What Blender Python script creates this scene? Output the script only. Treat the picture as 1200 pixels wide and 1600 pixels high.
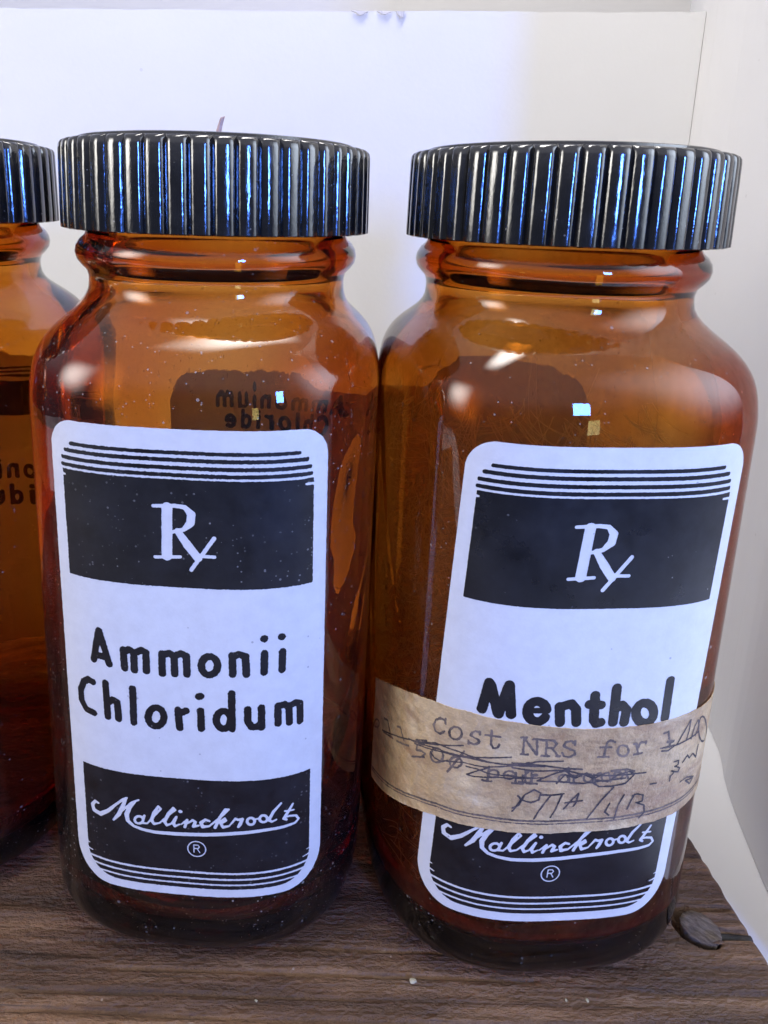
import bpy, bmesh, math, random
import numpy as np
from mathutils import Vector, Matrix

scene = bpy.context.scene
for o in list(bpy.data.objects):
    bpy.data.objects.remove(o)
COL = scene.collection
R = math.radians

# ------------------------------------------------------------------ camera
F_PX, PITCH, ROLL, CAM_Z, CX, CY = 1139.05, 13.18, 1.659, 0.15096, 509.99, 583.14
cam_d = bpy.data.cameras.new('camera')
cam_d.sensor_fit = 'VERTICAL'
cam_d.sensor_height = 36.0
cam_d.sensor_width = 27.0
cam_d.lens = 36.0 * F_PX / 1600.0
cam_d.shift_x = (600.0 - CX) / 1600.0
cam_d.shift_y = (CY - 800.0) / 1600.0
cam_d.clip_start = 0.005
cam_d.clip_end = 20.0
cam = bpy.data.objects.new('camera', cam_d)
COL.objects.link(cam)
cam.matrix_world = (Matrix.Translation((0, 0, CAM_Z)) @ Matrix.Rotation(R(90 - PITCH), 4, 'X')
                    @ Matrix.Rotation(R(ROLL), 4, 'Z'))
scene.camera = cam

# ------------------------------------------------------------------ light
world = bpy.data.worlds.new('World')
scene.world = world
world.use_nodes = True
wb = world.node_tree.nodes['Background']
# the room: pale ceiling overhead, dim furnishings lower down
wn = world.node_tree
wtc = wn.nodes.new('ShaderNodeTexCoord')
wsep = wn.nodes.new('ShaderNodeSeparateXYZ')
wrm = wn.nodes.new('ShaderNodeValToRGB')
wn.links.new(wtc.outputs['Generated'], wsep.inputs[0])
wn.links.new(wsep.outputs['Z'], wrm.inputs['Fac'])
wrm.color_ramp.interpolation = 'EASE'
wrm.color_ramp.elements[0].position = 0.0
wrm.color_ramp.elements[0].color = (0.13, 0.145, 0.20, 1)
wrm.color_ramp.elements[1].position = 0.45
wrm.color_ramp.elements[1].color = (0.97, 0.98, 1.12, 1)
wn.links.new(wrm.outputs['Color'], wb.inputs['Color'])
wb.inputs['Strength'].default_value = 0.56


def area(name, loc, target, sx, sy, power, color, soft=True):
    d = bpy.data.lights.new(name, 'AREA')
    d.shape = 'RECTANGLE'
    d.size, d.size_y = sx, sy
    d.energy = power
    d.color = color
    if soft:                      # a diffuser panel: brightest in the middle, fading to its rim
        d.use_nodes = True
        nt = d.node_tree
        em = nt.nodes['Emission']
        ge = nt.nodes.new('ShaderNodeNewGeometry')
        sp = nt.nodes.new('ShaderNodeSeparateXYZ')
        nt.links.new(ge.outputs['Parametric'], sp.inputs[0])

        def mth(op, a, b):
            m = nt.nodes.new('ShaderNodeMath')
            m.operation = op
            for i, v in enumerate((a, b)):
                if isinstance(v, float):
                    m.inputs[i].default_value = v
                else:
                    nt.links.new(v, m.inputs[i])
            return m.outputs[0]

        def bell(c):               # 16 (c (1 - c))^2
            p = mth('MULTIPLY', c, mth('SUBTRACT', 1.0, c))
            return mth('MULTIPLY', mth('MULTIPLY', p, p), 16.0)
        nt.links.new(mth('MULTIPLY', mth('MULTIPLY', bell(sp.outputs[0]), bell(sp.outputs[1])), 3.5), em.inputs['Strength'])
    ob = bpy.data.objects.new(name, d)
    COL.objects.link(ob)
    ob.location = loc
    ob.rotation_euler = (Vector(target) - Vector(loc)).to_track_quat('-Z', 'Y').to_euler()
    return ob


area('overhead_lamp', (-0.01, 0.175, 0.52), (0.0, 0.165, 0.0), 0.44, 0.12, 1.35, (1.0, 0.955, 0.90))
area('blue_window', (0.25, -0.42, 0.22), (0.02, 0.15, 0.09), 0.06, 0.13, 3.0, (0.085, 0.24, 1.0), False)
area('left_lamp', (-0.40, -0.03, 0.25), (-0.02, 0.15, 0.09), 0.26, 0.32, 1.0, (1.0, 0.96, 0.90))
area('right_fill', (0.30, 0.05, 0.25), (0.05, 0.15, 0.10), 0.44, 0.40, 0.95, (0.74, 0.84, 1.0))  # added fill panel, no real lamp; brings pale sheen to the right side

scene.view_settings.view_transform = 'Standard'
scene.view_settings.look = 'None'
scene.view_settings.exposure = 0.0
scene.view_settings.gamma = 1.0
scene.view_settings.use_curve_mapping = False
cy = scene.cycles
cy.use_denoising = True
cy.use_adaptive_sampling = True
cy.adaptive_threshold = 0.04
cy.max_bounces = 14
cy.transmission_bounces = 14
cy.glossy_bounces = 8
cy.diffuse_bounces = 4
cy.transparent_max_bounces = 16
cy.volume_bounces = 0
cy.caustics_reflective = True
cy.caustics_refractive = True
cy.blur_glossy = 0.3
cy.sample_clamp_indirect = 8.0

# ------------------------------------------------------------------ traced lettering: u,z,radius in mm on the bottle face
AMMONII = """-14.79,74.16,0.7 -16.08,68.04,0.7;-14.7,74.18,0.7 -12.92,67.73,0.7;-15.62,69.03,0.7 -13.51,69.03,0.7;-10.07,71.12,0.7 -9.92,67.33,0.7;-9.8,70.77,0.7 -8.84,71.24,0.7 -8.06,70.72,0.7 -8.05,67.12,0.7;-7.77,70.75,0.7 -6.68,71.39,0.7 -5.78,70.96,0.7 -5.8,67.19,0.7;-2.86,70.99,0.7 -2.84,66.92,0.7;-2.63,70.7,0.7 -1.57,71.22,0.7 -0.64,70.68,0.7 -0.55,67.02,0.7;-0.4,70.79,0.7 0.62,71.3,0.7 1.62,70.89,0.7 1.68,67.1,0.7;7.26,69.24,0.7 7.11,68.4,0.7 6.7,67.71,0.7 6.11,67.31,0.7 5.45,67.27,0.7 4.86,67.61,0.7 4.46,68.25,0.7 4.32,69.08,0.7 4.48,69.92,0.7 4.89,70.61,0.7 5.48,71.01,0.7 6.14,71.05,0.7 6.72,70.71,0.7 7.12,70.06,0.7 7.26,69.24,0.7;9.92,71.39,0.7 9.99,67.52,0.7;10.14,71.22,0.7 11.17,71.61,0.7 12.28,71.17,0.7 12.44,67.5,0.7;15.68,71.6,0.7 15.64,67.76,0.7;15.58,74.63,0.7 15.62,74.54,0.7;18.95,71.64,0.7 18.92,67.87,0.7;18.75,74.66,0.7 18.82,74.61,0.7;-16.57,63.17,0.7 -17.55,63.45,0.7 -18.58,62.69,0.7 -19.41,60.68,0.7 -19.39,58.48,0.7 -18.42,56.87,0.7 -16.64,56.48,0.7;-13.89,63.53,0.7 -13.68,56.39,0.7;-13.59,59.43,0.7 -12.51,60.28,0.7 -11.67,59.89,0.7 -11.51,56.36,0.7;-8.55,63.2,0.7 -8.54,56.09,0.7;-2.77,57.85,0.7 -2.94,56.97,0.7 -3.37,56.23,0.7 -3.98,55.78,0.7 -4.64,55.72,0.7 -5.24,56.05,0.7 -5.63,56.71,0.7 -5.76,57.56,0.7 -5.58,58.45,0.7 -5.15,59.19,0.7 -4.54,59.63,0.7 -3.88,59.69,0.7 -3.29,59.36,0.7 -2.9,58.7,0.7 -2.77,57.85,0.7;-0.1,59.57,0.7 0.15,55.77,0.7;0.28,58.87,0.7 1.37,59.5,0.7;4.1,59.71,0.7 4.18,55.91,0.7;3.78,62.65,0.7 4.17,62.76,0.7;9.79,63.54,0.7 9.86,56.11,0.7;9.63,58.02,0.7 9.49,57.19,0.7 9.12,56.52,0.7 8.58,56.14,0.7 7.99,56.12,0.7 7.46,56.47,0.7 7.09,57.11,0.7 6.96,57.94,0.7 7.1,58.77,0.7 7.47,59.44,0.7 8.01,59.83,0.7 8.6,59.85,0.7 9.13,59.49,0.7 9.5,58.84,0.7 9.63,58.02,0.7;12.7,60.2,0.7 12.75,57.67,0.7 13.46,56.4,0.7 14.44,56.43,0.7 15.22,57.28,0.7;15.23,60.4,0.7 15.26,56.22,0.7;18.27,60.42,0.7 18.32,56.64,0.7;18.47,60.25,0.7 19.43,60.53,0.7 20.3,59.89,0.7 20.53,56.41,0.7;20.59,60.05,0.7 21.58,60.44,0.7 22.48,60.01,0.7 22.61,56.16,0.7"""
MENTHOL = """-18.69,68.94,0.92 -19.62,63.28,0.92;-18.39,68.51,0.92 -16.84,63.12,0.92;-15.35,68.66,0.92 -16.71,62.89,0.92;-15.23,69.05,0.92 -14.51,63.1,0.92;-8.41,64.52,0.92 -8.67,65.19,0.92 -9.09,65.72,0.92 -9.62,66.07,0.92 -10.2,66.18,0.92 -10.76,66.05,0.92 -11.23,65.68,0.92 -11.57,65.13,0.92 -11.72,64.46,0.92 -11.69,63.75,0.92 -11.46,63.08,0.92 -11.06,62.53,0.92 -10.55,62.16,0.92 -9.97,62.02,0.92 -9.4,62.11,0.92 -8.9,62.44,0.92 -8.54,62.96,0.92;-11.42,64.22,0.55 -8.36,64.35,0.6;-6.12,65.2,0.92 -5.73,61.9,0.92;-5.73,65.2,0.92 -4.05,65.75,0.92 -3.09,64.65,0.92 -2.73,61.85,0.92;0.11,67.35,0.92 0.41,62.27,0.92 0.95,61.55,0.92 1.73,61.78,0.92;-0.7,65.54,0.92 1.36,65.36,0.92;3.92,68.74,0.92 4.04,61.7,0.92;4.1,64.45,0.92 5.33,65.22,0.92 6.28,64.15,0.92 6.14,61.6,0.92;11.73,63.03,0.92 11.69,62.11,0.92 11.29,61.42,0.92 10.61,61.09,0.92 9.81,61.17,0.92 9.04,61.66,0.92 8.45,62.45,0.92 8.15,63.39,0.92 8.2,64.3,0.92 8.58,65,0.92 9.23,65.35,0.92 10.02,65.28,0.92 10.8,64.79,0.92 11.42,63.99,0.92 11.73,63.03,0.92;14.22,69.36,0.92 14.26,61.67,0.92"""
SCRIPT = """-16.67,36.31,0.24 -17.4,36.5,0.33 -18.11,35.5,0.41 -17.82,34.32,0.45 -16.35,33.94,0.49 -14.58,35.19,0.41 -12.81,37.12,0.28 -11.29,38.58,0.28 -10.49,39.08,0.2;-10.67,38.95,0.28 -11.44,36.94,0.45 -12.32,34.93,0.45 -13.51,33.4,0.24;-12.93,34.14,0.2 -11.29,36.28,0.24 -9.57,38.17,0.24 -8.18,38.98,0.2;-8.83,38.59,0.24 -10.04,37.02,0.45 -10.72,35.27,0.49 -10.51,33.83,0.41 -9.32,32.82,0.33 -7.54,32.31,0.33 -5,32,0.37 -0.82,32.05,0.41 4.16,32.32,0.41 9.91,32.84,0.41 15.61,33.24,0.37 19.77,33.27,0.33 22.02,33.44,0.28 22.77,34.15,0.24 22.17,35.13,0.24 20.94,35.45,0.24 20.08,35.41,0.16;-7.38,34.56,0.28 -7.48,34.18,0.28 -7.73,33.85,0.28 -8.07,33.64,0.28 -8.46,33.58,0.28 -8.8,33.68,0.28 -9.03,33.94,0.28 -9.1,34.29,0.28 -9,34.67,0.28 -8.75,35,0.28 -8.4,35.22,0.28 -8.02,35.28,0.28 -7.68,35.16,0.28 -7.46,34.91,0.28 -7.38,34.56,0.28;-7.14,35.52,0.28 -7.58,33.84,0.28 -6.64,33.82,0.2;-6.64,33.82,0.2 -5.12,35.78,0.2 -3.86,37.48,0.24 -4.35,38.01,0.24 -5.18,36.46,0.37 -5.73,34.73,0.37 -5.29,33.9,0.28 -4.19,34.22,0.2;-4.19,34.22,0.2 -2.48,36.07,0.2 -1.05,37.52,0.24 -1.45,37.97,0.24 -2.39,36.47,0.37 -3.18,34.72,0.37 -2.78,33.88,0.28 -1.94,34.26,0.2;-1.94,34.26,0.16 -0.87,35.93,0.28 -1.48,34.55,0.37 -1.2,33.79,0.28 -0.28,34.32,0.16;-0.1,37.27,0.37 -0.02,37.23,0.37;0.05,34.35,0.16 1.23,35.44,0.28 0.75,33.83,0.33;0.88,34.43,0.2 2.3,35.5,0.28 2.79,35.1,0.33 2.41,34.08,0.33 3.44,34.37,0.2;5.51,35.56,0.24 4.74,35.84,0.28 3.91,35.05,0.37 4.18,34.14,0.37 5.42,34.38,0.24;5.42,34.33,0.2 7.48,36.4,0.24 9.19,38.35,0.24 8.54,38.33,0.28 7.48,36.4,0.33 6.57,34.11,0.33;7.06,35.16,0.2 8.45,36.29,0.24 8.69,35.81,0.24 7.67,35.14,0.28 8.12,34.28,0.33 9.3,34.6,0.2;9.3,34.6,0.16 10.48,36.27,0.28 10.97,36.02,0.28 11.77,36.15,0.33 11.37,34.99,0.37 11.05,34.4,0.28;14.13,35.52,0.28 14.06,35.18,0.28 13.85,34.93,0.28 13.56,34.8,0.28 13.24,34.82,0.28 12.94,34.99,0.28 12.74,35.28,0.28 12.67,35.62,0.28 12.74,35.96,0.28 12.94,36.22,0.28 13.23,36.35,0.28 13.55,36.33,0.28 13.85,36.15,0.28 14.05,35.86,0.28 14.13,35.52,0.28;14.04,35.91,0.2 15.18,36.19,0.2;16.53,35.8,0.28 16.46,35.47,0.28 16.26,35.23,0.28 15.96,35.13,0.28 15.63,35.17,0.28 15.34,35.36,0.28 15.13,35.66,0.28 15.06,36.01,0.28 15.13,36.34,0.28 15.33,36.59,0.28 15.62,36.7,0.28 15.95,36.65,0.28 16.25,36.46,0.28 16.45,36.16,0.28 16.53,35.8,0.28;19.14,38.8,0.24 17.71,37.26,0.33 16.82,35.46,0.33 17.4,34.96,0.24 18.27,35.28,0.2;21.5,38.02,0.24 20.41,36.2,0.33 19.74,35.21,0.33 20.3,34.75,0.24;19.93,36.83,0.2 21.7,36.58,0.2"""
RX = """-1.3,99.39,0.91 -1.49,90.41,0.91;-3.71,99.55,0.3 0.16,99.78,0.35 1.84,99.57,0.4 2.92,98.3,0.71 2.76,96.75,0.71 1.53,95.45,0.4 -0.42,94.91,0.3;-3.57,90.01,0.3 0.86,90.29,0.3;0.45,95.07,0.55 2.21,92.58,0.76 3.98,90.22,0.71;4.13,90.59,0.3 6.89,90.57,0.3;6.82,94.06,0.35 2.78,87.93,0.35"""
TYPED = """-46.44,43.86,0.27 -46.69,43.07,0.27 -47.55,42.02,0.27 -48.77,41.04,0.27 -49.91,40.49,0.27 -50.45,40.65,0.27 -50.12,41.51,0.27 -49.09,42.7,0.27 -47.84,43.69,0.27 -46.86,44.1,0.27 -46.44,43.86,0.27;-43.42,47.38,0.27 -41.86,48.3,0.27 -39.98,46.02,0.27;-43.7,44.08,0.27 -39.13,46.12,0.27;-37.75,49.88,0.27 -36.6,50.52,0.27 -35.31,48.56,0.27;-37.66,46.62,0.27 -33.81,48.38,0.27;-25.91,58.68,0.27 -26.83,58.78,0.27 -27.83,57.92,0.27 -28.21,56.46,0.27 -27.78,55.49,0.27 -26.89,55.41,0.27 -25.98,56.34,0.27;-25.91,59.12,0.27 -25.89,58.05,0.27;-22.71,57.38,0.27 -22.78,56.77,0.27 -23.07,56.2,0.27 -23.51,55.76,0.27 -24.03,55.55,0.27 -24.52,55.6,0.27 -24.88,55.91,0.27 -25.04,56.43,0.27 -24.96,57.04,0.27 -24.66,57.64,0.27 -24.21,58.09,0.27 -23.69,58.3,0.27 -23.21,58.23,0.27 -22.86,57.9,0.27 -22.71,57.38,0.27;-19.62,58.52,0.27 -20.29,58.61,0.27 -21.06,58.1,0.27 -21.09,57.4,0.27 -20.32,57.16,0.27 -19.64,57,0.27 -19.61,56.32,0.27 -20.35,55.79,0.27 -21.42,55.93,0.27;-19.58,58.69,0.27 -19.58,58.06,0.27;-21.47,56.23,0.27 -21.4,55.62,0.27;-17.57,59.45,0.27 -17.48,56.52,0.27 -17.02,55.79,0.27 -16.31,56.06,0.27 -16.07,56.79,0.27;-18.59,58.28,0.27 -16.02,58.37,0.27;-31.68,50.25,0.27 -30.07,51.12,0.27;-31.68,50.19,0.27 -31.69,48.9,0.27 -30.61,49.55,0.27 -29.73,49.44,0.27 -30.09,48.48,0.27 -32.5,46.93,0.27;-25.86,51.22,0.27 -25.94,50.5,0.27 -26.24,49.79,0.27 -26.73,49.23,0.27 -27.29,48.92,0.27 -27.84,48.92,0.27 -28.24,49.24,0.27 -28.42,49.83,0.27 -28.34,50.56,0.27 -28.01,51.3,0.27 -27.51,51.89,0.27 -26.94,52.19,0.27 -26.41,52.16,0.27 -26.03,51.81,0.27 -25.86,51.22,0.27;-22.3,51.28,0.27 -22.37,50.75,0.27 -22.65,50.24,0.27 -23.07,49.84,0.27 -23.57,49.63,0.27 -24.03,49.66,0.27 -24.37,49.91,0.27 -24.52,50.36,0.27 -24.44,50.9,0.27 -24.16,51.44,0.27 -23.72,51.85,0.27 -23.23,52.05,0.27 -22.78,52.01,0.27 -22.45,51.73,0.27 -22.3,51.28,0.27;-22.04,53.8,0.27 -24.84,48.18,0.27;-17.45,51.76,0.27 -17.5,48.85,0.27;-18.48,48.68,0.27 -16.88,48.79,0.27;-15.61,50.68,0.27 -15.68,50.32,0.27 -15.94,49.99,0.27 -16.32,49.76,0.27 -16.77,49.68,0.27 -17.18,49.74,0.27 -17.48,49.96,0.27 -17.61,50.28,0.27 -17.53,50.65,0.27 -17.28,50.98,0.27 -16.89,51.22,0.27 -16.45,51.31,0.27 -16.03,51.23,0.27 -15.74,51,0.27 -15.61,50.68,0.27;-12.79,50.73,0.27 -12.84,50.39,0.27 -13.04,50.09,0.27 -13.36,49.87,0.27 -13.74,49.76,0.27 -14.14,49.79,0.27 -14.48,49.94,0.27 -14.71,50.2,0.27 -14.8,50.53,0.27 -14.73,50.87,0.27 -14.51,51.17,0.27 -14.18,51.39,0.27 -13.79,51.48,0.27 -13.4,51.44,0.27 -13.07,51.26,0.27;-14.74,50.49,0.27 -12.83,50.63,0.27;-10.95,51.84,0.27 -10.84,49.45,0.27;-11.97,49.36,0.27 -9.8,49.28,0.27;-10.87,51.21,0.27 -10.3,51.82,0.27 -9.62,51.69,0.27;-11.83,58.7,0.27 -11.78,55.3,0.27;-11.83,58.7,0.27 -9.38,55.29,0.27;-9.52,58.46,0.27 -9.26,55.29,0.27;-12.16,55.27,0.27 -10.96,55.25,0.27;-10.19,58.5,0.27 -8.86,58.48,0.27;-12.34,58.73,0.27 -11.41,58.8,0.27;-7.78,58.39,0.27 -7.64,55.07,0.27;-8.54,58.38,0.27 -6.53,58.37,0.27 -5.94,57.63,0.27 -6.34,56.82,0.27 -7.68,56.74,0.27;-6.66,56.74,0.27 -5.45,55,0.27;-8.45,55.13,0.27 -7,55,0.27;-5.84,55,0.27 -5.13,55.03,0.27;-2.57,58.16,0.27 -2.56,57.42,0.27;-2.57,57.57,0.27 -3.35,58.18,0.27 -4.37,57.98,0.27 -4.61,57.17,0.27 -3.61,56.6,0.27 -2.51,56.09,0.27 -2.32,55.26,0.27 -3.26,54.84,0.27 -4.35,55.02,0.27 -4.76,55.8,0.27;4.87,57.68,0.27 3.95,58.13,0.27 3.35,57.6,0.27 3.2,56.12,0.27 3.11,54.63,0.27;2.28,56.67,0.27 4.33,56.59,0.27;2.08,54.67,0.27 4.05,54.59,0.27;7.68,55.67,0.27 7.64,55.15,0.27 7.4,54.76,0.27 7,54.55,0.27 6.53,54.59,0.27 6.08,54.85,0.27 5.73,55.29,0.27 5.56,55.81,0.27 5.6,56.33,0.27 5.84,56.73,0.27 6.23,56.94,0.27 6.7,56.91,0.27 7.15,56.65,0.27 7.5,56.2,0.27 7.68,55.67,0.27;8.59,57.05,0.27 9,57.09,0.27 9.66,54.77,0.27;8.89,54.78,0.27 10.34,54.92,0.27;9.41,56.08,0.27 9.88,57.22,0.27 10.91,57.18,0.27;10.88,57.4,0.27 10.89,56.84,0.27;14.5,58.48,0.27 15.39,58.67,0.27 16.29,55.23,0.27;14.23,55.34,0.27 17.27,55.29,0.27;-3,50.25,0.27 -3.05,49.89,0.27 -3.27,49.61,0.27 -3.63,49.46,0.27 -4.04,49.47,0.27 -4.42,49.64,0.27 -4.71,49.93,0.27 -4.84,50.3,0.27 -4.78,50.66,0.27 -4.56,50.94,0.27 -4.21,51.09,0.27 -3.8,51.08,0.27 -3.41,50.91,0.27 -3.13,50.62,0.27 -3,50.25,0.27;-3.25,52.6,0.27 -2.77,49.37,0.27;-2.17,50.87,0.27 -1.82,49.15,0.27;-2.49,49.17,0.27 -1.09,49.12,0.27;-1.97,50.48,0.27 -1.2,51.03,0.27 -0.6,50.62,0.27;1.58,50.16,0.27 1.53,49.8,0.27 1.33,49.52,0.27 1,49.37,0.27 0.61,49.39,0.27 0.25,49.56,0.27 -0.03,49.86,0.27 -0.15,50.23,0.27 -0.11,50.59,0.27 0.1,50.87,0.27 0.43,51.02,0.27 0.81,51.01,0.27 1.18,50.83,0.27 1.45,50.53,0.27 1.58,50.16,0.27;1.69,50.92,0.27 2.18,49,0.27;1.98,50.72,0.27 2.91,51.25,0.27 3.54,49.32,0.27;3.36,50.85,0.27 4.42,51.25,0.27 5.02,49.32,0.27;7.19,50.43,0.27 7.15,50.1,0.27 6.96,49.85,0.27 6.64,49.73,0.27 6.28,49.75,0.27 5.93,49.92,0.27 5.67,50.2,0.27 5.55,50.54,0.27 5.59,50.87,0.27 5.78,51.12,0.27 6.09,51.25,0.27 6.46,51.22,0.27 6.8,51.05,0.27 7.07,50.77,0.27 7.19,50.43,0.27;7.6,51.53,0.27 8.35,49.75,0.27;4.89,51.53,0.27 7.57,51.73,0.27 9.38,51.17,0.27;-12.69,51.26,0.27 -12.56,49,0.27;-13.12,48.94,0.27 -11.23,49.03,0.27;-11.39,50.8,0.27 -11.3,49.1,0.27;-9.86,51.45,0.27 -9.71,49.19,0.27;-10.44,49.08,0.27 -8.68,49.15,0.27;-9.74,50.89,0.42 -8.92,51,0.42;15.6,56.45,0.42 16.77,56.25,0.42"""
PEN = """-44.34,43.93,0.15 -38.91,47.06,0.15 -33.93,49.79,0.15 -27.49,52.72,0.15 -22.29,54.95,0.15;-33.94,49.92,0.15 -27.75,51.92,0.15 -22.73,52.57,0.15 -18.44,53.51,0.15 -13.74,54.48,0.15;-32.26,50.03,0.15 -26.18,51.84,0.15 -21.08,52.69,0.15 -14.4,52.78,0.15 -7.69,52.82,0.15;-32.68,50.25,0.15 -27.52,53.1,0.15 -22.79,53.36,0.15 -17.32,52.75,0.15 -7.71,53.07,0.15;-31.94,51.08,0.15 -29.47,52.48,0.15 -30.09,51.44,0.15;-32.73,46.73,0.15 -29.71,48.65,0.15;-28.48,50.59,0.15 -27.6,49.77,0.15 -26.03,49.79,0.15 -24.89,50.67,0.15;-17.49,51.59,0.15 -19.81,50.19,0.15 -21.28,49.06,0.15 -20.26,49.01,0.15 -15.49,49.89,0.15 -7.46,50.46,0.15;-21.49,50.77,0.15 -19.31,50.81,0.15 -17.4,50.33,0.15 -13.94,50.44,0.15 -8.81,50.34,0.15;-25.46,50.24,0.15 -22.09,51.37,0.15 -18.29,51.56,0.15 -12.8,52.81,0.15 -10.47,53.62,0.15;-13.49,53.27,0.17 -10.66,53.29,0.17 -7.11,52.95,0.17 -4.14,52.43,0.17 -0.66,52.14,0.17;-13.44,52.68,0.17 -10.98,53.35,0.17 -8.81,53.89,0.17 -4.3,53.97,0.17;-8.74,49.76,0.17 -6.9,50.77,0.17 -5.35,51.51,0.17 -3.76,51.86,0.17 -2.34,50.87,0.17;-13.41,52.31,0.17 -8.94,51.86,0.17 -3.78,52.05,0.17 0.31,50.78,0.17 5,50.57,0.17 11.78,50.56,0.17;-0.56,51.19,0.17 1.54,50.17,0.17 1.65,49.21,0.17 2.93,48.28,0.17 5.29,48.23,0.17 7.97,48.64,0.17 9.63,50.57,0.17 8.33,51.2,0.17 6.34,50.68,0.17 4.49,49.27,0.17 2.09,49.76,0.17;-8.74,49.76,0.17 -4.83,49.61,0.17 -0.16,49.09,0.17 3.79,49.5,0.17 7.82,49.8,0.17;-5.12,49.24,0.17 -3.68,51.1,0.17 -1.62,50.28,0.17 0.25,51.35,0.17 2.04,50.15,0.17 3.61,51.03,0.17;14.52,54.68,0.17 15.94,54.45,0.17 17.46,55.16,0.17 24.24,55.74,0.17;17.87,55.27,0.17 19.23,57.52,0.17 20.7,59.68,0.17 20.69,57.41,0.17 20.32,55.63,0.17;28.72,53.84,0.17 29.42,52.31,0.17 29.21,51.51,0.17 28.29,51.46,0.17 27.16,51.91,0.17 26.08,52.73,0.17 25.14,53.83,0.17 24.41,55.1,0.17 23.93,56.39,0.17 23.71,57.55,0.17 23.77,58.42,0.17 24.11,58.86,0.17 24.71,58.8,0.17 25.53,58.19,0.17 26.53,57.08,0.17 27.64,55.56,0.17 28.72,53.84,0.17;21.72,55.11,0.17 22.23,57.58,0.17 23.1,58.75,0.17 23.8,57.3,0.17 23.1,55.3,0.17;17.9,51.51,0.17 19.03,51.47,0.17 19.07,50.53,0.17 18.24,50.41,0.17 19.65,49.7,0.17 19.36,48.8,0.17 17.6,49.6,0.17;20.25,50.58,0.17 21.42,51.75,0.17 22.18,50.81,0.17 23.21,51.37,0.17 24.7,49.78,0.17 24.89,52.43,0.17;17.47,47.42,0.17 17.53,48.53,0.17 18.08,48.87,0.17;20.46,46.19,0.17 22.37,46.44,0.17 25.06,45.29,0.17 23.84,44.26,0.17 22.14,45.76,0.17 24.36,45.27,0.17;13.11,47.8,0.17 14.45,47.77,0.17;-12.61,42.93,0.17 -12.06,43.99,0.17 -10.7,46.67,0.17 -9.04,47.89,0.17 -7.84,47.15,0.17 -8.03,45.65,0.17 -9.42,45,0.17 -11.08,45.53,0.17 -11.95,46.38,0.17;-10.7,46.67,0.17 -11.61,44.3,0.17 -12.67,43.62,0.17;-7.64,46.73,0.17 -5.36,46.73,0.17 -3.51,46.99,0.17;-6,46.58,0.17 -7.8,43.3,0.17 -8.54,41.47,0.17;-3.82,46.85,0.17 -4.85,43.29,0.17 -5.53,41.86,0.17;-3.22,43.63,0.17 -2.07,45.33,0.17 -0.73,47.01,0.17 -1.03,44.91,0.17 -1.45,44.15,0.17;-3.03,44.98,0.17 0.13,45.32,0.17;5.82,48.04,0.17 3.64,45.09,0.17 1.39,41.23,0.17;5.47,44.52,0.17 4.68,42.62,0.17 5.56,41.86,0.17;8.02,46.14,0.17 7.17,44.08,0.17 6.67,40.92,0.17;10.14,46.09,0.17 9.43,44.24,0.17 9.07,42.92,0.17;9.76,45.75,0.17 10.5,46.05,0.17 11.94,45.64,0.17 11.98,44.27,0.17 10.7,44.08,0.17 12.45,43.33,0.17 12.72,41.7,0.17 11.74,40.54,0.17"""


def parse(t):
    return [[tuple(float(c) for c in q.split(',')) for q in s.split(' ')] for s in t.split(';')]


# ------------------------------------------------------------------ numeric helpers
def vnoise(x, y, seed=0):
    x = np.asarray(x, float); y = np.asarray(y, float)
    xi = np.floor(x).astype(np.int64); yi = np.floor(y).astype(np.int64)
    fx = x - xi; fy = y - yi
    fx = fx * fx * (3 - 2 * fx); fy = fy * fy * (3 - 2 * fy)

    def h(a, b):
        n = (a * 374761393 + b * 668265263 + seed * 1442695041) & 0x7fffffff
        n = ((n ^ (n >> 13)) * 1274126177) & 0x7fffffff
        n = n ^ (n >> 16)
        return (n & 0xffff) / 32767.5 - 1.0
    a, b, c, d = h(xi, yi), h(xi + 1, yi), h(xi, yi + 1), h(xi + 1, yi + 1)
    return (a * (1 - fx) + b * fx) * (1 - fy) + (c * (1 - fx) + d * fx) * fy


def fbm(x, y, seed=0, octv=4):
    s = 0; a = 0.5
    for i in range(octv):
        s = s + a * vnoise(np.asarray(x) * 2 ** i, np.asarray(y) * 2 ** i, seed + i * 17)
        a *= 0.5
    return s


def new_obj(name, mesh, mat=None, parent=None):
    ob = bpy.data.objects.new(name, mesh)
    COL.objects.link(ob)
    if mat is not None and not mesh.materials:
        mesh.materials.append(mat)
    if parent is not None:
        ob.parent = parent
    return ob


def mesh_from(name, verts, faces, smooth=True):
    me = bpy.data.meshes.new(name)
    me.from_pydata([tuple(v) for v in verts], [], faces)
    if smooth:
        me.polygons.foreach_set('use_smooth', [True] * len(me.polygons))
    me.update()
    return me


def tag(o, label, cat=None, group=None, kind=None):
    if label:
        o['label'] = label
    if cat:
        o['category'] = cat
    if group:
        o['group'] = group
    if kind:
        o['kind'] = kind
    return o


# ------------------------------------------------------------------ materials
def mat_new(name):
    m = bpy.data.materials.new(name)
    m.use_nodes = True
    nt = m.node_tree
    nt.nodes.clear()
    out = nt.nodes.new('ShaderNodeOutputMaterial')
    return m, nt, out


def N(nt, typ, **kw):
    n = nt.nodes.new(typ)
    for k, v in kw.items():
        if k.startswith('i_'):
            key = k[2:].replace('_', ' ')
            n.inputs[key].default_value = v
        else:
            setattr(n, k, v)
    return n


def principled(nt, out, **kw):
    b = nt.nodes.new('ShaderNodeBsdfPrincipled')
    for k, v in kw.items():
        b.inputs[k].default_value = v
    nt.links.new(b.outputs[0], out.inputs['Surface'])
    return b


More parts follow.
